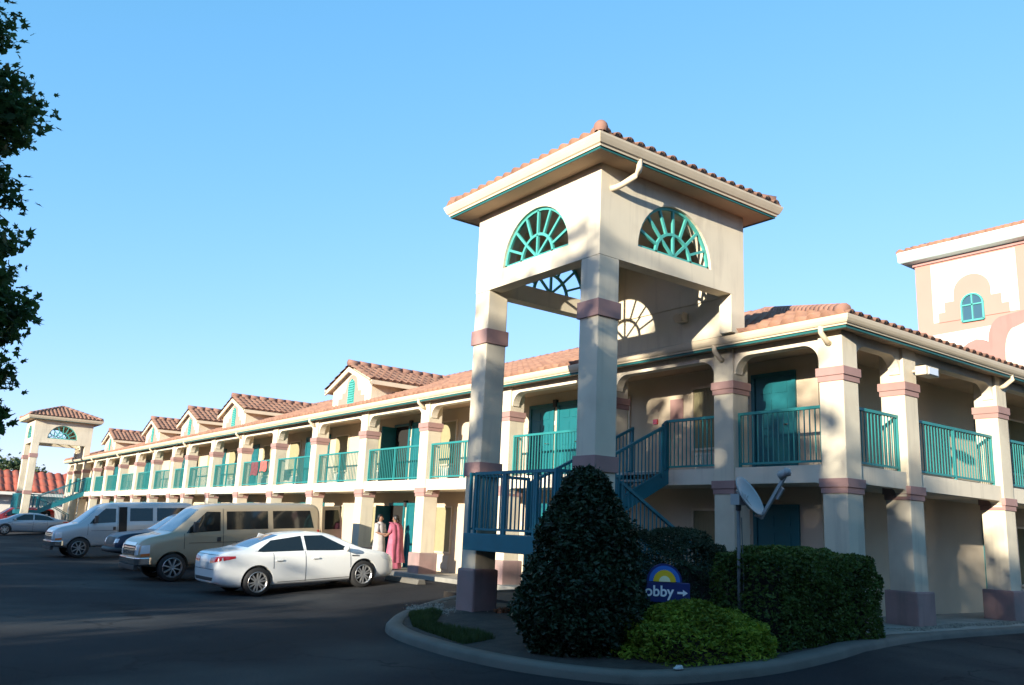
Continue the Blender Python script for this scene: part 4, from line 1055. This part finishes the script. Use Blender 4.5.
def sedan(label, loc, rz, paint, group='parked cars and vans', pitch=0, cat='car', prof=None):
    t = thing('parked_car', label, cat, loc, rz, group); t.rotation_euler = (0,pitch,rz)
    P = [(-2.42,.70),(-2.40,.93),(-2.32,1.04),(-1.95,1.085),(-1.72,1.10),(-1.2,1.29),(-.7,1.425),(-.15,1.455),(.3,1.43),(.62,1.37),(1.1,1.13),(1.38,.985),(1.9,.90),(2.22,.80),(2.38,.66),(2.42,.52)]
    Wt = [(-2.42,.66),(-2.36,.78),(-2.2,.86),(-1.6,.905),(0,.915),(1.4,.905),(2.0,.86),(2.25,.76),(2.38,.62),(2.42,.5)]
    Bl = [(-2.42,.95),(-2.3,.99),(-1.8,1.0),(-.5,.95),(.8,.90),(1.4,.885),(2.0,.80),(2.42,.6)]
    Bt = [(-2.42,.36),(-2.2,.24),(-1.9,.20),(1.9,.18),(2.2,.20),(2.42,.30)]
    Rw = [(-2,.62),(-1.2,.60),(0,.62),(.6,.60),(1.2,.66)]
    xs = [-2.42,-2.405,-2.36,-2.25,-2.05,-1.85,-1.7,-1.45,-1.2,-.95,-.7,-.4,-.1,.2,.45,.65,.9,1.15,1.38,1.6,1.9,2.1,2.25,2.35,2.405,2.42]
    r = .335; wb = [(-1.45,1),(1.345,1)]
    wl = [(x,sd*.80) for x in (-1.45,1.345) for sd in (-1,1)]
    body, tr = make_body(P,Wt,Bl,Bt,Rw,4.84,wl,r,paint,xs=xs); body.parent = t
    for x,y in wl: wheel(t,x,y,r,.22,6)
    both = (-1,1)
    patch(tr,'window',M['autoglass'],t,[(-1.45,1.03),(-1.30,1.015),(-.28,1.00)],[(-1.40,1.075),(-1.05,1.27),(-.28,1.35)],'y',sides=both)
    patch(tr,'window',M['autoglass'],t,[(-.20,1.00),(.55,.965),(1.0,.955)],[(-.20,1.35),(.30,1.34),(.90,1.03)],'y',sides=both)
    patch(tr,'rear_window',M['screenglass'],t,[(-.62,1.13),(0,1.145),(.62,1.13)],[(-.46,1.375),(0,1.40),(.46,1.375)],'x-')
    patch(tr,'windshield',M['screenglass'],t,[(-.66,1.03),(0,1.045),(.66,1.03)],[(-.50,1.34),(0,1.36),(.50,1.34)],'x+')
    patch(tr,'tail_light',M['tail'],t,[(.36,.80),(.62,.82),(.80,.86)],[(.36,.92),(.62,.955),(.80,.965)],'x-',sides=both)
    b = patch(tr,'tail_light',M['tail'],t,[(-2.25,.86),(-1.98,.905)],[(-2.27,.965),(-1.98,.955)],'y',sides=both)
    patch(tr,'headlight',M['lens'],t,[(1.92,.69),(2.22,.60)],[(1.86,.78),(2.22,.70)],'y',sides=both)
    patch(tr,'bumper_inset',M['plastic'],t,[(-.55,.40),(.55,.40)],[(-.6,.48),(.6,.48)],'x-')
    patch(tr,'licence_plate',M['plate'],t,[(-.26,.70),(.26,.70)],[(-.26,.83),(.26,.83)],'x-',off=.012)
    patch(tr,'grille',M['plastic'],t,[(-.4,.34),(.4,.34)],[(-.45,.48),(.45,.48)],'x+')
    patch(tr,'side_vent',M['plastic'],t,[(1.02,.80),(1.22,.785)],[(1.02,.83),(1.24,.81)],'y',sides=both)
    seam(tr,t,[(-1.06,z) for z in lin(.62,.98,8)]+[(-.95,.5),(-.9,.36)][::-1][:0]); seam(tr,t,[(-.24,z) for z in lin(.28,.98,12)]); seam(tr,t,[(.98,z) for z in lin(.30,.93,12)])
    seam(tr,t,[(x,.30) for x in lin(-.95,.95,18)],'sill_line')
    for sd in both:
        for x in (-.92,.02):
            h = tr.ray_cast(Vector((x,3*sd,.80)),Vector((0,-sd,0)))[0]
            b = MB(); b.box(x-.09,x+.09,h.y-.005,h.y+sd*.03,.79,.82); b.build('door_handle', paint, t, bevel=.006)
        b = MB(); b.tube([(.86,sd*.80,.98),(.84,sd*.98,1.0),(.82,sd*1.02,1.02)],[.04,.075,.05],8); b.build('side_mirror', paint, t, smooth=True)
    seam(tr,t,[(x,1.045-.012*(x+1.5)) for x in lin(-1.5,1.0,20)],'window_sill_trim')
    for nm_, zz in (('bumper_seam',.66),('boot_seam',.985)):
        b = MB(); q = []
        for k in range(15):
            y = lerp(-.72,.72,k/14); h = tr.ray_cast(Vector((-6,y,zz)),Vector((1,0,0)))[0]
            if h is not None: q.append(h)
        if len(q) > 1: b.tube(q,.007,4,False); b.build(nm_, M['plastic'], t)
    b = MB(); b.ngon_prism([(-1.15,-.012,1.33),(-.95,-.012,1.385),(-1.1,-.012,1.43)],(0,.024,0)); b.build('roof_antenna', paint, t)
    return t

def van(label, loc, rz, paint, group='parked cars and vans', open_rear=False, pitch=0, gap=False):
    t = thing('passenger_van', label, 'van', loc, rz, group); t.rotation_euler = (0,pitch,rz)
    # front = +x, front wheel at x=1.75
    P = [(-2.60,1.75),(-2.585,2.00),(-2.50,2.075),(-2.2,2.10),(-1,2.115),(.3,2.11),(.75,2.08),(1.0,2.02),(1.35,1.72),(1.70,1.40),(1.82,1.31),(2.1,1.26),(2.4,1.20),(2.56,1.13),(2.645,1.0),(2.665,.75)]
    Wt = [(-2.60,.90),(-2.55,.97),(-2.3,1.0),(1.2,1.0),(1.9,.985),(2.4,.95),(2.58,.90),(2.66,.82)]
    Bl = [(-2.60,1.30),(1.0,1.30),(1.6,1.24),(2.0,1.16),(2.4,1.10),(2.66,.92)]
    Bt = [(-2.60,.48),(-2.4,.40),(2.2,.38),(2.66,.46)]
    Rw = [(-2.6,.80),(.6,.82),(1.2,.80),(1.8,.85)]
    xs = [-2.60,-2.59,-2.54,-2.42,-2.2,-1.8,-1.2,-.6,0,.4,.75,1.0,1.2,1.45,1.72,1.85,2.1,2.35,2.52,2.61,2.65,2.66]
    r = .375; wl = [(x,sd*.86) for x in (-1.75,1.75) for sd in (-1,1)]
    body, tr = make_body(P,Wt,Bl,Bt,Rw,5.5,wl,r,paint,xs=xs); body.parent = t
    for x,y in wl: wheel(t,x,y,r,.25,8,True,M['rim'])
    both = (-1,1)
    patch(tr,'window',M['autoglass'],t,[(.48,1.33),(1.02,1.31),(1.42,1.29)],[(.48,1.86),(.86,1.87),(1.30,1.46)],'y',sides=both)
    fx = -.05 if gap else .30
    patch(tr,'window',M['autoglass'],t,[(-.92,1.36),(fx,1.36)],[(-.92,1.87),(fx,1.87)],'y',sides=both)
    if gap: patch(tr,'door_opening',M['dark'],t,[(.06,.82),(.37,.82)],[(.06,1.92),(.37,1.92)],'y',sides=(1,))
    patch(tr,'window',M['autoglass'],t,[(-2.36,1.36),(-1.08,1.36)],[(-2.26,1.87),(-1.08,1.87)],'y',sides=both)
    patch(tr,'windshield',M['screenglass'],t,[(-.80,1.34),(0,1.36),(.80,1.34)],[(-.70,1.93),(0,1.96),(.70,1.93)],'x+')
    patch(tr,'rear_window',M['autoglass'],t,[(.08,1.36),(.72,1.36)],[(.08,1.85),(.66,1.85)],'x-',sides=both)
    patch(tr,'tail_light',M['tail'],t,[(.80,.95),(.93,.95)],[(.80,1.30),(.92,1.30)],'x-',sides=both)
    patch(tr,'tail_light',M['tail'],t,[(-2.54,.95),(-2.46,.95)],[(-2.54,1.30),(-2.46,1.30)],'y',sides=both)
    patch(tr,'grille',M['chrome'],t,[(-.56,.72),(.56,.72)],[(-.58,1.06),(.58,1.06)],'x+',off=.012)
    g = MB()
    for k in range(4):
        z = .74+.075*k; g.box(2.655,2.685,-.52,.52,z-.014,z+.014)
    g.build('grille_slats', M['plastic'], t)
    patch(tr,'headlight',M['lens'],t,[(.62,.72),(.86,.74)],[(.62,1.00),(.84,1.0)],'x+',off=.014,sides=both)
    patch(tr,'headlight',M['lens'],t,[(2.36,.78),(2.60,.76)],[(2.36,1.0),(2.56,.98)],'y',off=.008,sides=both)
    patch(tr,'turn_signal',M['amber'],t,[(2.36,.71),(2.58,.69)],[(2.36,.78),(2.58,.76)],'y',off=.01,sides=both)
    b = MB()
    q = [(2.36,-.985),(2.60,-.95),(2.71,-.82),(2.735,0),(2.71,.82),(2.60,.95),(2.36,.985)]; b.ngon_prism([(x,y,.47) for x,y in q]+[(x-.14,y*.9,.47) for x,y in q[::-1]], (0,0,.20)); b.build('front_bumper', M['chrome'], t, bevel=.025)
    b = MB(); b.box(2.60,2.72,-.82,.82,.34,.47); b.build('lower_valance', M['plastic'], t, bevel=.02)
    b = MB(); b.tube([(-2.50,-.98,.52),(-2.67,-.9,.52),(-2.69,0,.52),(-2.67,.9,.52),(-2.50,.98,.52)],.09,10); b.build('rear_bumper', M['chrome'], t, smooth=True)
    seam(tr,t,[(.40,z) for z in lin(.50,1.95,20)]); seam(tr,t,[(1.47,z) for z in lin(.86,1.28,8)]); seam(tr,t,[(-1.0,z) for z in lin(.48,1.3,8)],'panel_seam')
    seam(tr,t,[(x,1.02) for x in lin(-2.45,1.35,24)],'body_crease')
    for sd in both:
        h = tr.ray_cast(Vector((.55,3*sd,1.12)),Vector((0,-sd,0)))[0]
        b = MB(); b.box(.47,.57,h.y-.005,h.y+sd*.03,1.04,1.16); b.build('door_handle', M['plastic'], t, bevel=.008)
        b = MB(); b.tube([(1.22,sd*.95,1.34),(1.22,sd*1.12,1.38)],.025,6); b.box(1.18,1.29,sd*1.08,sd*1.26,1.32,1.60); b.build('side_mirror', M['plastic'], t, bevel=.02)
    if open_rear:
        b = MB(); hx, hy = -2.60, .93     # left rear cargo door swung out (left side of the van)
        a = R(198); d = Vector((math.cos(a), math.sin(a), 0)); nn = Vector((-d.y,d.x,0))
        q = Vector((hx-.02,hy,0)); 
        b.ngon_prism([q+Vector((0,0,.62)),q+d*.86+Vector((0,0,.62)),q+d*.86+Vector((0,0,1.55)),q+d*.74+Vector((0,0,2.0)),q+Vector((0,0,2.0))], nn*.06)
        dr = b.build('rear_door', paint, t, bevel=.015); dr['label'] = 'rear cargo door swung open'
        b = MB(); b.ngon_prism([q+d*.12+Vector((0,0,1.30)),q+d*.76+Vector((0,0,1.30)),q+d*.74+Vector((0,0,1.58)),q+d*.66+Vector((0,0,1.88)),q+d*.12+Vector((0,0,1.88))], nn*.075); b.v = [tuple(Vector(v)-nn*.008) for v in b.v]; b.build('window', M['autoglass'], dr)
    return t

def suv(label, loc, rz, paint, group='parked cars and vans', name='parked_car', cat='car', bump_mat='chrome'):
    t = thing(name, label, cat, loc, rz, group)
    P = [(-2.40,1.2),(-2.39,1.55),(-2.30,1.72),(-1.8,1.80),(-.3,1.82),(.3,1.78),(.55,1.70),(1.0,1.34),(1.22,1.18),(1.8,1.12),(2.2,1.06),(2.38,.95),(2.44,.72)]
    Wt = [(-2.40,.85),(-2.3,.92),(-1,.96),(1.5,.955),(2.1,.92),(2.35,.84),(2.44,.74)]
    Bl = [(-2.40,1.15),(.9,1.10),(1.3,1.06),(2.1,.98),(2.44,.8)]
    Bt = [(-2.40,.50),(-2,.40),(2,.38),(2.44,.48)]
    Rw = [(-2.4,.68),(0,.70),(1.2,.76)]
    xs = [-2.40,-2.39,-2.3,-2.1,-1.7,-1.2,-.6,0,.35,.55,.8,1.0,1.22,1.5,1.8,2.1,2.28,2.38,2.43,2.44]
    r = .365; wl = [(x,sd*.83) for x in (-1.45,1.45) for sd in (-1,1)]
    body, tr = make_body(P,Wt,Bl,Bt,Rw,4.8,wl,r,paint,xs=xs); body.parent = t
    for x,y in wl: wheel(t,x,y,r,.24,5)
    both = (-1,1)
    patch(tr,'window',M['autoglass'],t,[(-.15,1.16),(.5,1.14),(.95,1.13)],[(-.15,1.62),(.40,1.60),(.82,1.28)],'y',sides=both)
    patch(tr,'window',M['autoglass'],t,[(-1.15,1.17),(-.25,1.16)],[(-1.15,1.63),(-.25,1.63)],'y',sides=both)
    patch(tr,'window',M['autoglass'],t,[(-2.15,1.19),(-1.25,1.17)],[(-2.02,1.60),(-1.25,1.63)],'y',sides=both)
    patch(tr,'windshield',M['screenglass'],t,[(-.70,1.21),(0,1.23),(.70,1.21)],[(-.58,1.63),(0,1.66),(.58,1.63)],'x+')
    patch(tr,'rear_window',M['autoglass'],t,[(-.62,1.2),(.62,1.2)],[(-.54,1.6),(.54,1.6)],'x-')
    patch(tr,'headlight',M['lens'],t,[(.58,.76),(.80,.78)],[(.58,.89),(.79,.90)],'x+',sides=both)
    patch(tr,'grille',M['plastic'],t,[(-.46,.70),(.46,.70)],[(-.48,.94),(.48,.94)],'x+')
    patch(tr,'tail_light',M['tail'],t,[(.68,.85),(.84,.85)],[(.68,1.15),(.82,1.15)],'x-',sides=both)
    b = MB(); b.tube([(2.2,-.91,.55),(2.40,-.82,.55),(2.46,-.5,.55),(2.47,.5,.55),(2.40,.82,.55),(2.2,.91,.55)],.085,10); b.build('front_bumper', M[bump_mat], t, smooth=True)
    for sd in both:
        b = MB(); b.tube([(.80,sd*.9,1.16),(.78,sd*1.06,1.2),(.77,sd*1.1,1.22)],[.04,.085,.06],8); b.build('side_mirror', paint, t, smooth=True)
    seam(tr,t,[(-.2,z) for z in lin(.5,1.1,10)]); seam(tr,t,[(.95,z) for z in lin(.5,1.1,10)])
    return t

# white sedan, nose to the building
zr_, zf_ = gz(-5.62,12), gz(-2.83,12)
sedan('white sedan in front of the tan van, nose to the motel', (-4.2,12.78,(zr_+zf_)/2-.005), R(1), M['white'], pitch=-math.atan2(zf_-zr_,2.795))
def lotpitch(x0,x1): return math.atan2(gz(x1,0)-gz(x0,0), abs(x1-x0))
zf_, zr_ = gz(-6.3,17), gz(-2.8,17)
van('tan passenger van with its rear cargo door open, behind the white sedan', (-4.55,17.4,(zf_+zr_)/2), PI, M['tan'], open_rear=True, pitch=math.atan2(zr_-zf_,3.5))
suv('dark blue vehicle mostly hidden between the two passenger vans', (-4.4,21.7,-.34), PI, M['navy'], bump_mat='plastic')
van('silver passenger van, farther of the two vans, with a dark gap behind its front door', (-4.6,29.6,(zf_+zr_)/2), PI, M['silver'], gap=True, pitch=math.atan2(zr_-zf_,3.5))
sedan('grey blue sedan parked alone at the far left before the far tower', (-4.2,57.0,-.36), PI, M['greycar'])
suv('red vehicle half hidden behind the grey blue sedan', (-3.9,64.5,-.34), PI, M['redpaint'])

# wheel stops
for i,(y,lab) in enumerate(((12.75,'pale concrete wheel stop under the nose of the white sedan'),)):
    b = MB(); b.ngon_prism([(-.14,0,0),(.14,0,0),(.10,0,.13),(-.10,0,.13)],(0,1.75,0)); o = b.build('wheel_stop', M['kerb'], loc=(-1.45,11.35,gz(-1.5,12)), bevel=.02); tag(o, lab, 'wheel stop')

# ------------------------------------------------------------------ people
def person(label, loc, rz, kind):
    t = thing('person', label, 'person', loc, rz)
    J = {'pelvis':(0,0,.90),'waist':(0,0,1.05),'chest':(0,0,1.28),'neck':(0,0,1.42),'neck2':(.01,0,1.48),'head':(.02,0,1.56),'crown':(.01,0,1.64),
         'shL':(0,.16,1.37),'elL':(.03,.23,1.12),'haL':(.20,.17,1.02),'fiL':(.30,.13,1.02),'shR':(0,-.16,1.37),'elR':(.06,-.23,1.11),'haR':(.24,-.15,1.06),'fiR':(.34,-.11,1.08),
         'hipL':(0,.09,.86),'knL':(.02,.10,.48),'anL':(0,.10,.09),'toL':(.15,.11,.03),'hipR':(0,-.09,.86),'knR':(.02,-.10,.48),'anR':(0,-.10,.09),'toR':(.15,-.11,.03)}
    E = [('pelvis','waist'),('waist','chest'),('chest','neck'),('neck','neck2'),('neck2','head'),('head','crown'),('chest','shL'),('shL','elL'),('elL','haL'),('haL','fiL'),('chest','shR'),('shR','elR'),('elR','haR'),('haR','fiR'),
         ('pelvis','hipL'),('hipL','knL'),('knL','anL'),('anL','toL'),('pelvis','hipR'),('hipR','knR'),('knR','anR'),('anR','toR')]
    rad = {'pelvis':.13,'waist':.115,'chest':.125,'neck':.055,'neck2':.05,'head':.088,'crown':.065,'shL':.06,'shR':.06,'elL':.042,'elR':.042,'haL':.032,'haR':.032,'fiL':.022,'fiR':.022,'hipL':.09,'hipR':.09,'knL':.058,'knR':.058,'anL':.04,'anR':.04,'toL':.03,'toR':.03}
    k = list(J); me = bpy.data.meshes.new('body'); me.from_pydata([J[a] for a in k], [(k.index(a),k.index(c)) for a,c in E], [])
    o = bpy.data.objects.new('body', me); COL.objects.link(o); me.materials.append(M['skin'])
    sk = o.modifiers.new('skin','SKIN')
    for i,a in enumerate(k): me.skin_vertices[0].data[i].radius = (rad[a],rad[a]); me.skin_vertices[0].data[i].use_root = (a == 'pelvis')
    ss = o.modifiers.new('sub','SUBSURF'); ss.levels = 2; ss.render_levels = 2
    applied(o); o.parent = t; o.data.materials.clear(); o.data.materials.append(M['skin'])
    o.data.polygons.foreach_set('use_smooth',[True]*len(o.data.polygons))
    b = MB(); b.tube([(.10,0,1.545),(.125,0,1.53),(.095,0,1.515)],.014,6); b.build('nose', M['skin'], o, smooth=True)
    # hair
    b = MB(); prof = [(.02,.0),(.07,-.02),(.10,-.06),(.108,-.11),(.10,-.16)]
    for i,(r,z) in enumerate(prof):
        for q in range(16):
            a = 2*PI*q/16; front = math.cos(a) > .35
            zz = z if not (front and i > 2) else prof[2][1]
            b.v.append((-.012+r*math.cos(a)*(1.0 if not front else .95), r*math.sin(a)*.9, 1.69+zz))
    for i in range(len(prof)-1):
        for q in range(16): b.f.append((i*16+q,i*16+(q+1)%16,(i+1)*16+(q+1)%16,(i+1)*16+q)); b.mi.append(0)
    b.f.append(tuple(range(16))); b.mi.append(0)
    b.tube([(-.10,0,1.56),(-.13,0,1.50),(-.10,0,1.45)],[.05,.055,.03],8)
    b.build('hair', M['hair'], t, smooth=True)
    # draped garment
    def drape(levels, name, mt, folds, amp, shift=(0,0)):
        b = MB(); n = 40
        for (z,rx,ry,ox) in levels:
            for q in range(n):
                a = 2*PI*q/n; f = 1+amp*math.sin(folds*a+z*4)*(1.3-z*.6)
                b.v.append((ox+rx*f*math.cos(a)+shift[0], ry*f*math.sin(a)+shift[1], z))
        for i in range(len(levels)-1):
            for q in range(n): b.f.append((i*n+q,i*n+(q+1)%n,(i+1)*n+(q+1)%n,(i+1)*n+q)); b.mi.append(0)
        o = b.build(name, mt, t, smooth=True); return o
    if kind == 'sari':
        drape([(.04,.27,.29,.0),(.25,.235,.255,.0),(.55,.20,.22,0),(.85,.175,.20,0),(1.0,.16,.185,0),(1.2,.165,.20,0),(1.36,.13,.21,0),(1.43,.075,.11,0)],'sari',M['sari'],9,.06)
        # shawl end hanging from the shoulder down the back
        b = MB(); n = 12; rows = [(1.45,-.02,.24),(1.38,-.15,.27),(1.2,-.215,.27),(.9,-.25,.26),(.55,-.29,.29),(.22,-.36,.32)]
        for d in (0,-.012):
            for z,x,hw in rows:
                for q in range(n+1):
                    y = lerp(-hw,hw,q/n); b.v.append((x+d+.02*math.sin(q*1.9+z*3)+abs(y)*.35, y, z))
        m_ = len(rows)*(n+1)
        for d in (0,1):
            for i in range(len(rows)-1):
                for q in range(n): b.f.append((d*m_+i*(n+1)+q,d*m_+i*(n+1)+q+1,d*m_+(i+1)*(n+1)+q+1,d*m_+(i+1)*(n+1)+q)); b.mi.append(0)
        b.build('shawl', M['sari'], t, smooth=True)
    else:
        drape([(.45,.20,.22,0),(.65,.195,.215,0),(.9,.175,.20,0),(1.1,.165,.19,0),(1.3,.15,.205,0),(1.40,.10,.16,0),(1.45,.06,.07,0)],'tunic',M['greycloth'],7,.03)
        drape([(.06,.19,.20,0),(.3,.16,.18,0),(.5,.17,.19,0)],'skirt',M['greycloth'],9,.05)
    for sd,(e,h,sh) in ((1,('elL','haL','shL')),(-1,('elR','haR','shR'))):
        b = MB(); b.tube([J[sh],Vector(J[sh]).lerp(Vector(J[e]),.5),J[e]],[.088,.072,.066],10); b.build('sleeve', M['sari'] if kind == 'sari' else M['greycloth'], t, smooth=True)
    # fingers
    for hk,sd in (('fiL',1),('fiR',-1)):
        b = MB(); p = Vector(J[hk])-Vector((.03,0,0))
        for q,ln in enumerate((.060,.072,.068,.052)):
            o_ = p+Vector((0,(q-1.5)*.019,0)); b.tube([o_,o_+Vector((ln*.6,0,-.004)),o_+Vector((ln,0,-.022))],[.010,.009,.007],6)
        b.tube([p+Vector((-.03,-sd*.02,.01)),p+Vector((.01,-sd*.045,.012)),p+Vector((.035,-sd*.04,.0))],[.011,.010,.008],6)
        b.build('fingers', M['skin'], o, smooth=True)
    return t
person('person in a long pink sari with dark hair, standing by the open ground floor doorway', (.25,15.95,0), R(115), 'sari')
person('person in grey white clothes facing the one in pink beside a pillar', (.15,16.75,0), R(-65), 'plain')

# ------------------------------------------------------------------ small things
def cloth(label, y, w_, h_, mt):
    b = MB(); n = 10; rows = 6
    for side in (0,1):
        for i in range(rows+1):
            for q in range(n+1):
                yy = lerp(-w_/2,w_/2,q/n); z = -h_*(1 if side else .8)*i/rows
                b.v.append(((-.045 if side else .045)*(1 if i else .2)+.015*math.sin(q*1.3+i*.6), yy+.02*math.sin(i*1.1), z+(.03 if i == 0 else 0)-.03*math.sin(q*.7)*(i/rows)))
    m_ = (rows+1)*(n+1)
    for side in (0,1):
        for i in range(rows):
            for q in range(n): b.f.append((side*m_+i*(n+1)+q,side*m_+i*(n+1)+q+1,side*m_+(i+1)*(n+1)+q+1,side*m_+(i+1)*(n+1)+q)); b.mi.append(0)
    for q in range(n): b.f.append((q,q+1,m_+q+1,m_+q)); b.mi.append(0)
    o = b.build('towel', mt, smooth=True, loc=(.22,y,3.82)); tag(o, label, 'towel'); return o
cloth('bright red towel draped over the upper balcony rail', 27.55, .75, .45, M['towel'])
cloth('dark maroon cloth draped on the balcony rail left of the red towel', 28.6, .85, .6, M['darktowel'])
b = MB(); rng = random.Random(5); leaves(b, lambda i: Vector((rng.gauss(0,.07),rng.gauss(0,.06),.03+abs(rng.gauss(0,.03)))), 420, .08, rng=rng)
tag(b.build('leaf_pile', M['leafpile'], recalc=False, loc=(-3.55,4.95,-.17)), 'small heap of orange brown leaves at the foot of the near tower pillar', 'leaf pile')
def litter(label, loc, sz, sd):
    rng = random.Random(sd); b = MB(); b.lathe([(.001,.05),(.05,.045),(.08,.03),(.09,.012),(.06,0),(.001,0)],9,'z'); b.v = [(x*sz*rng.uniform(.6,1.3),y*sz*rng.uniform(.6,1.3),z*sz*rng.uniform(.7,1.6)) for x,y,z in b.v]
    tag(b.build('paper_scrap', M['paper'], loc=loc), label, 'litter')
litter('crumpled white paper scrap on the kerb below the lime bush', (-4.95,-.62,kz(-4.95,-.62)), 0.75, 3)
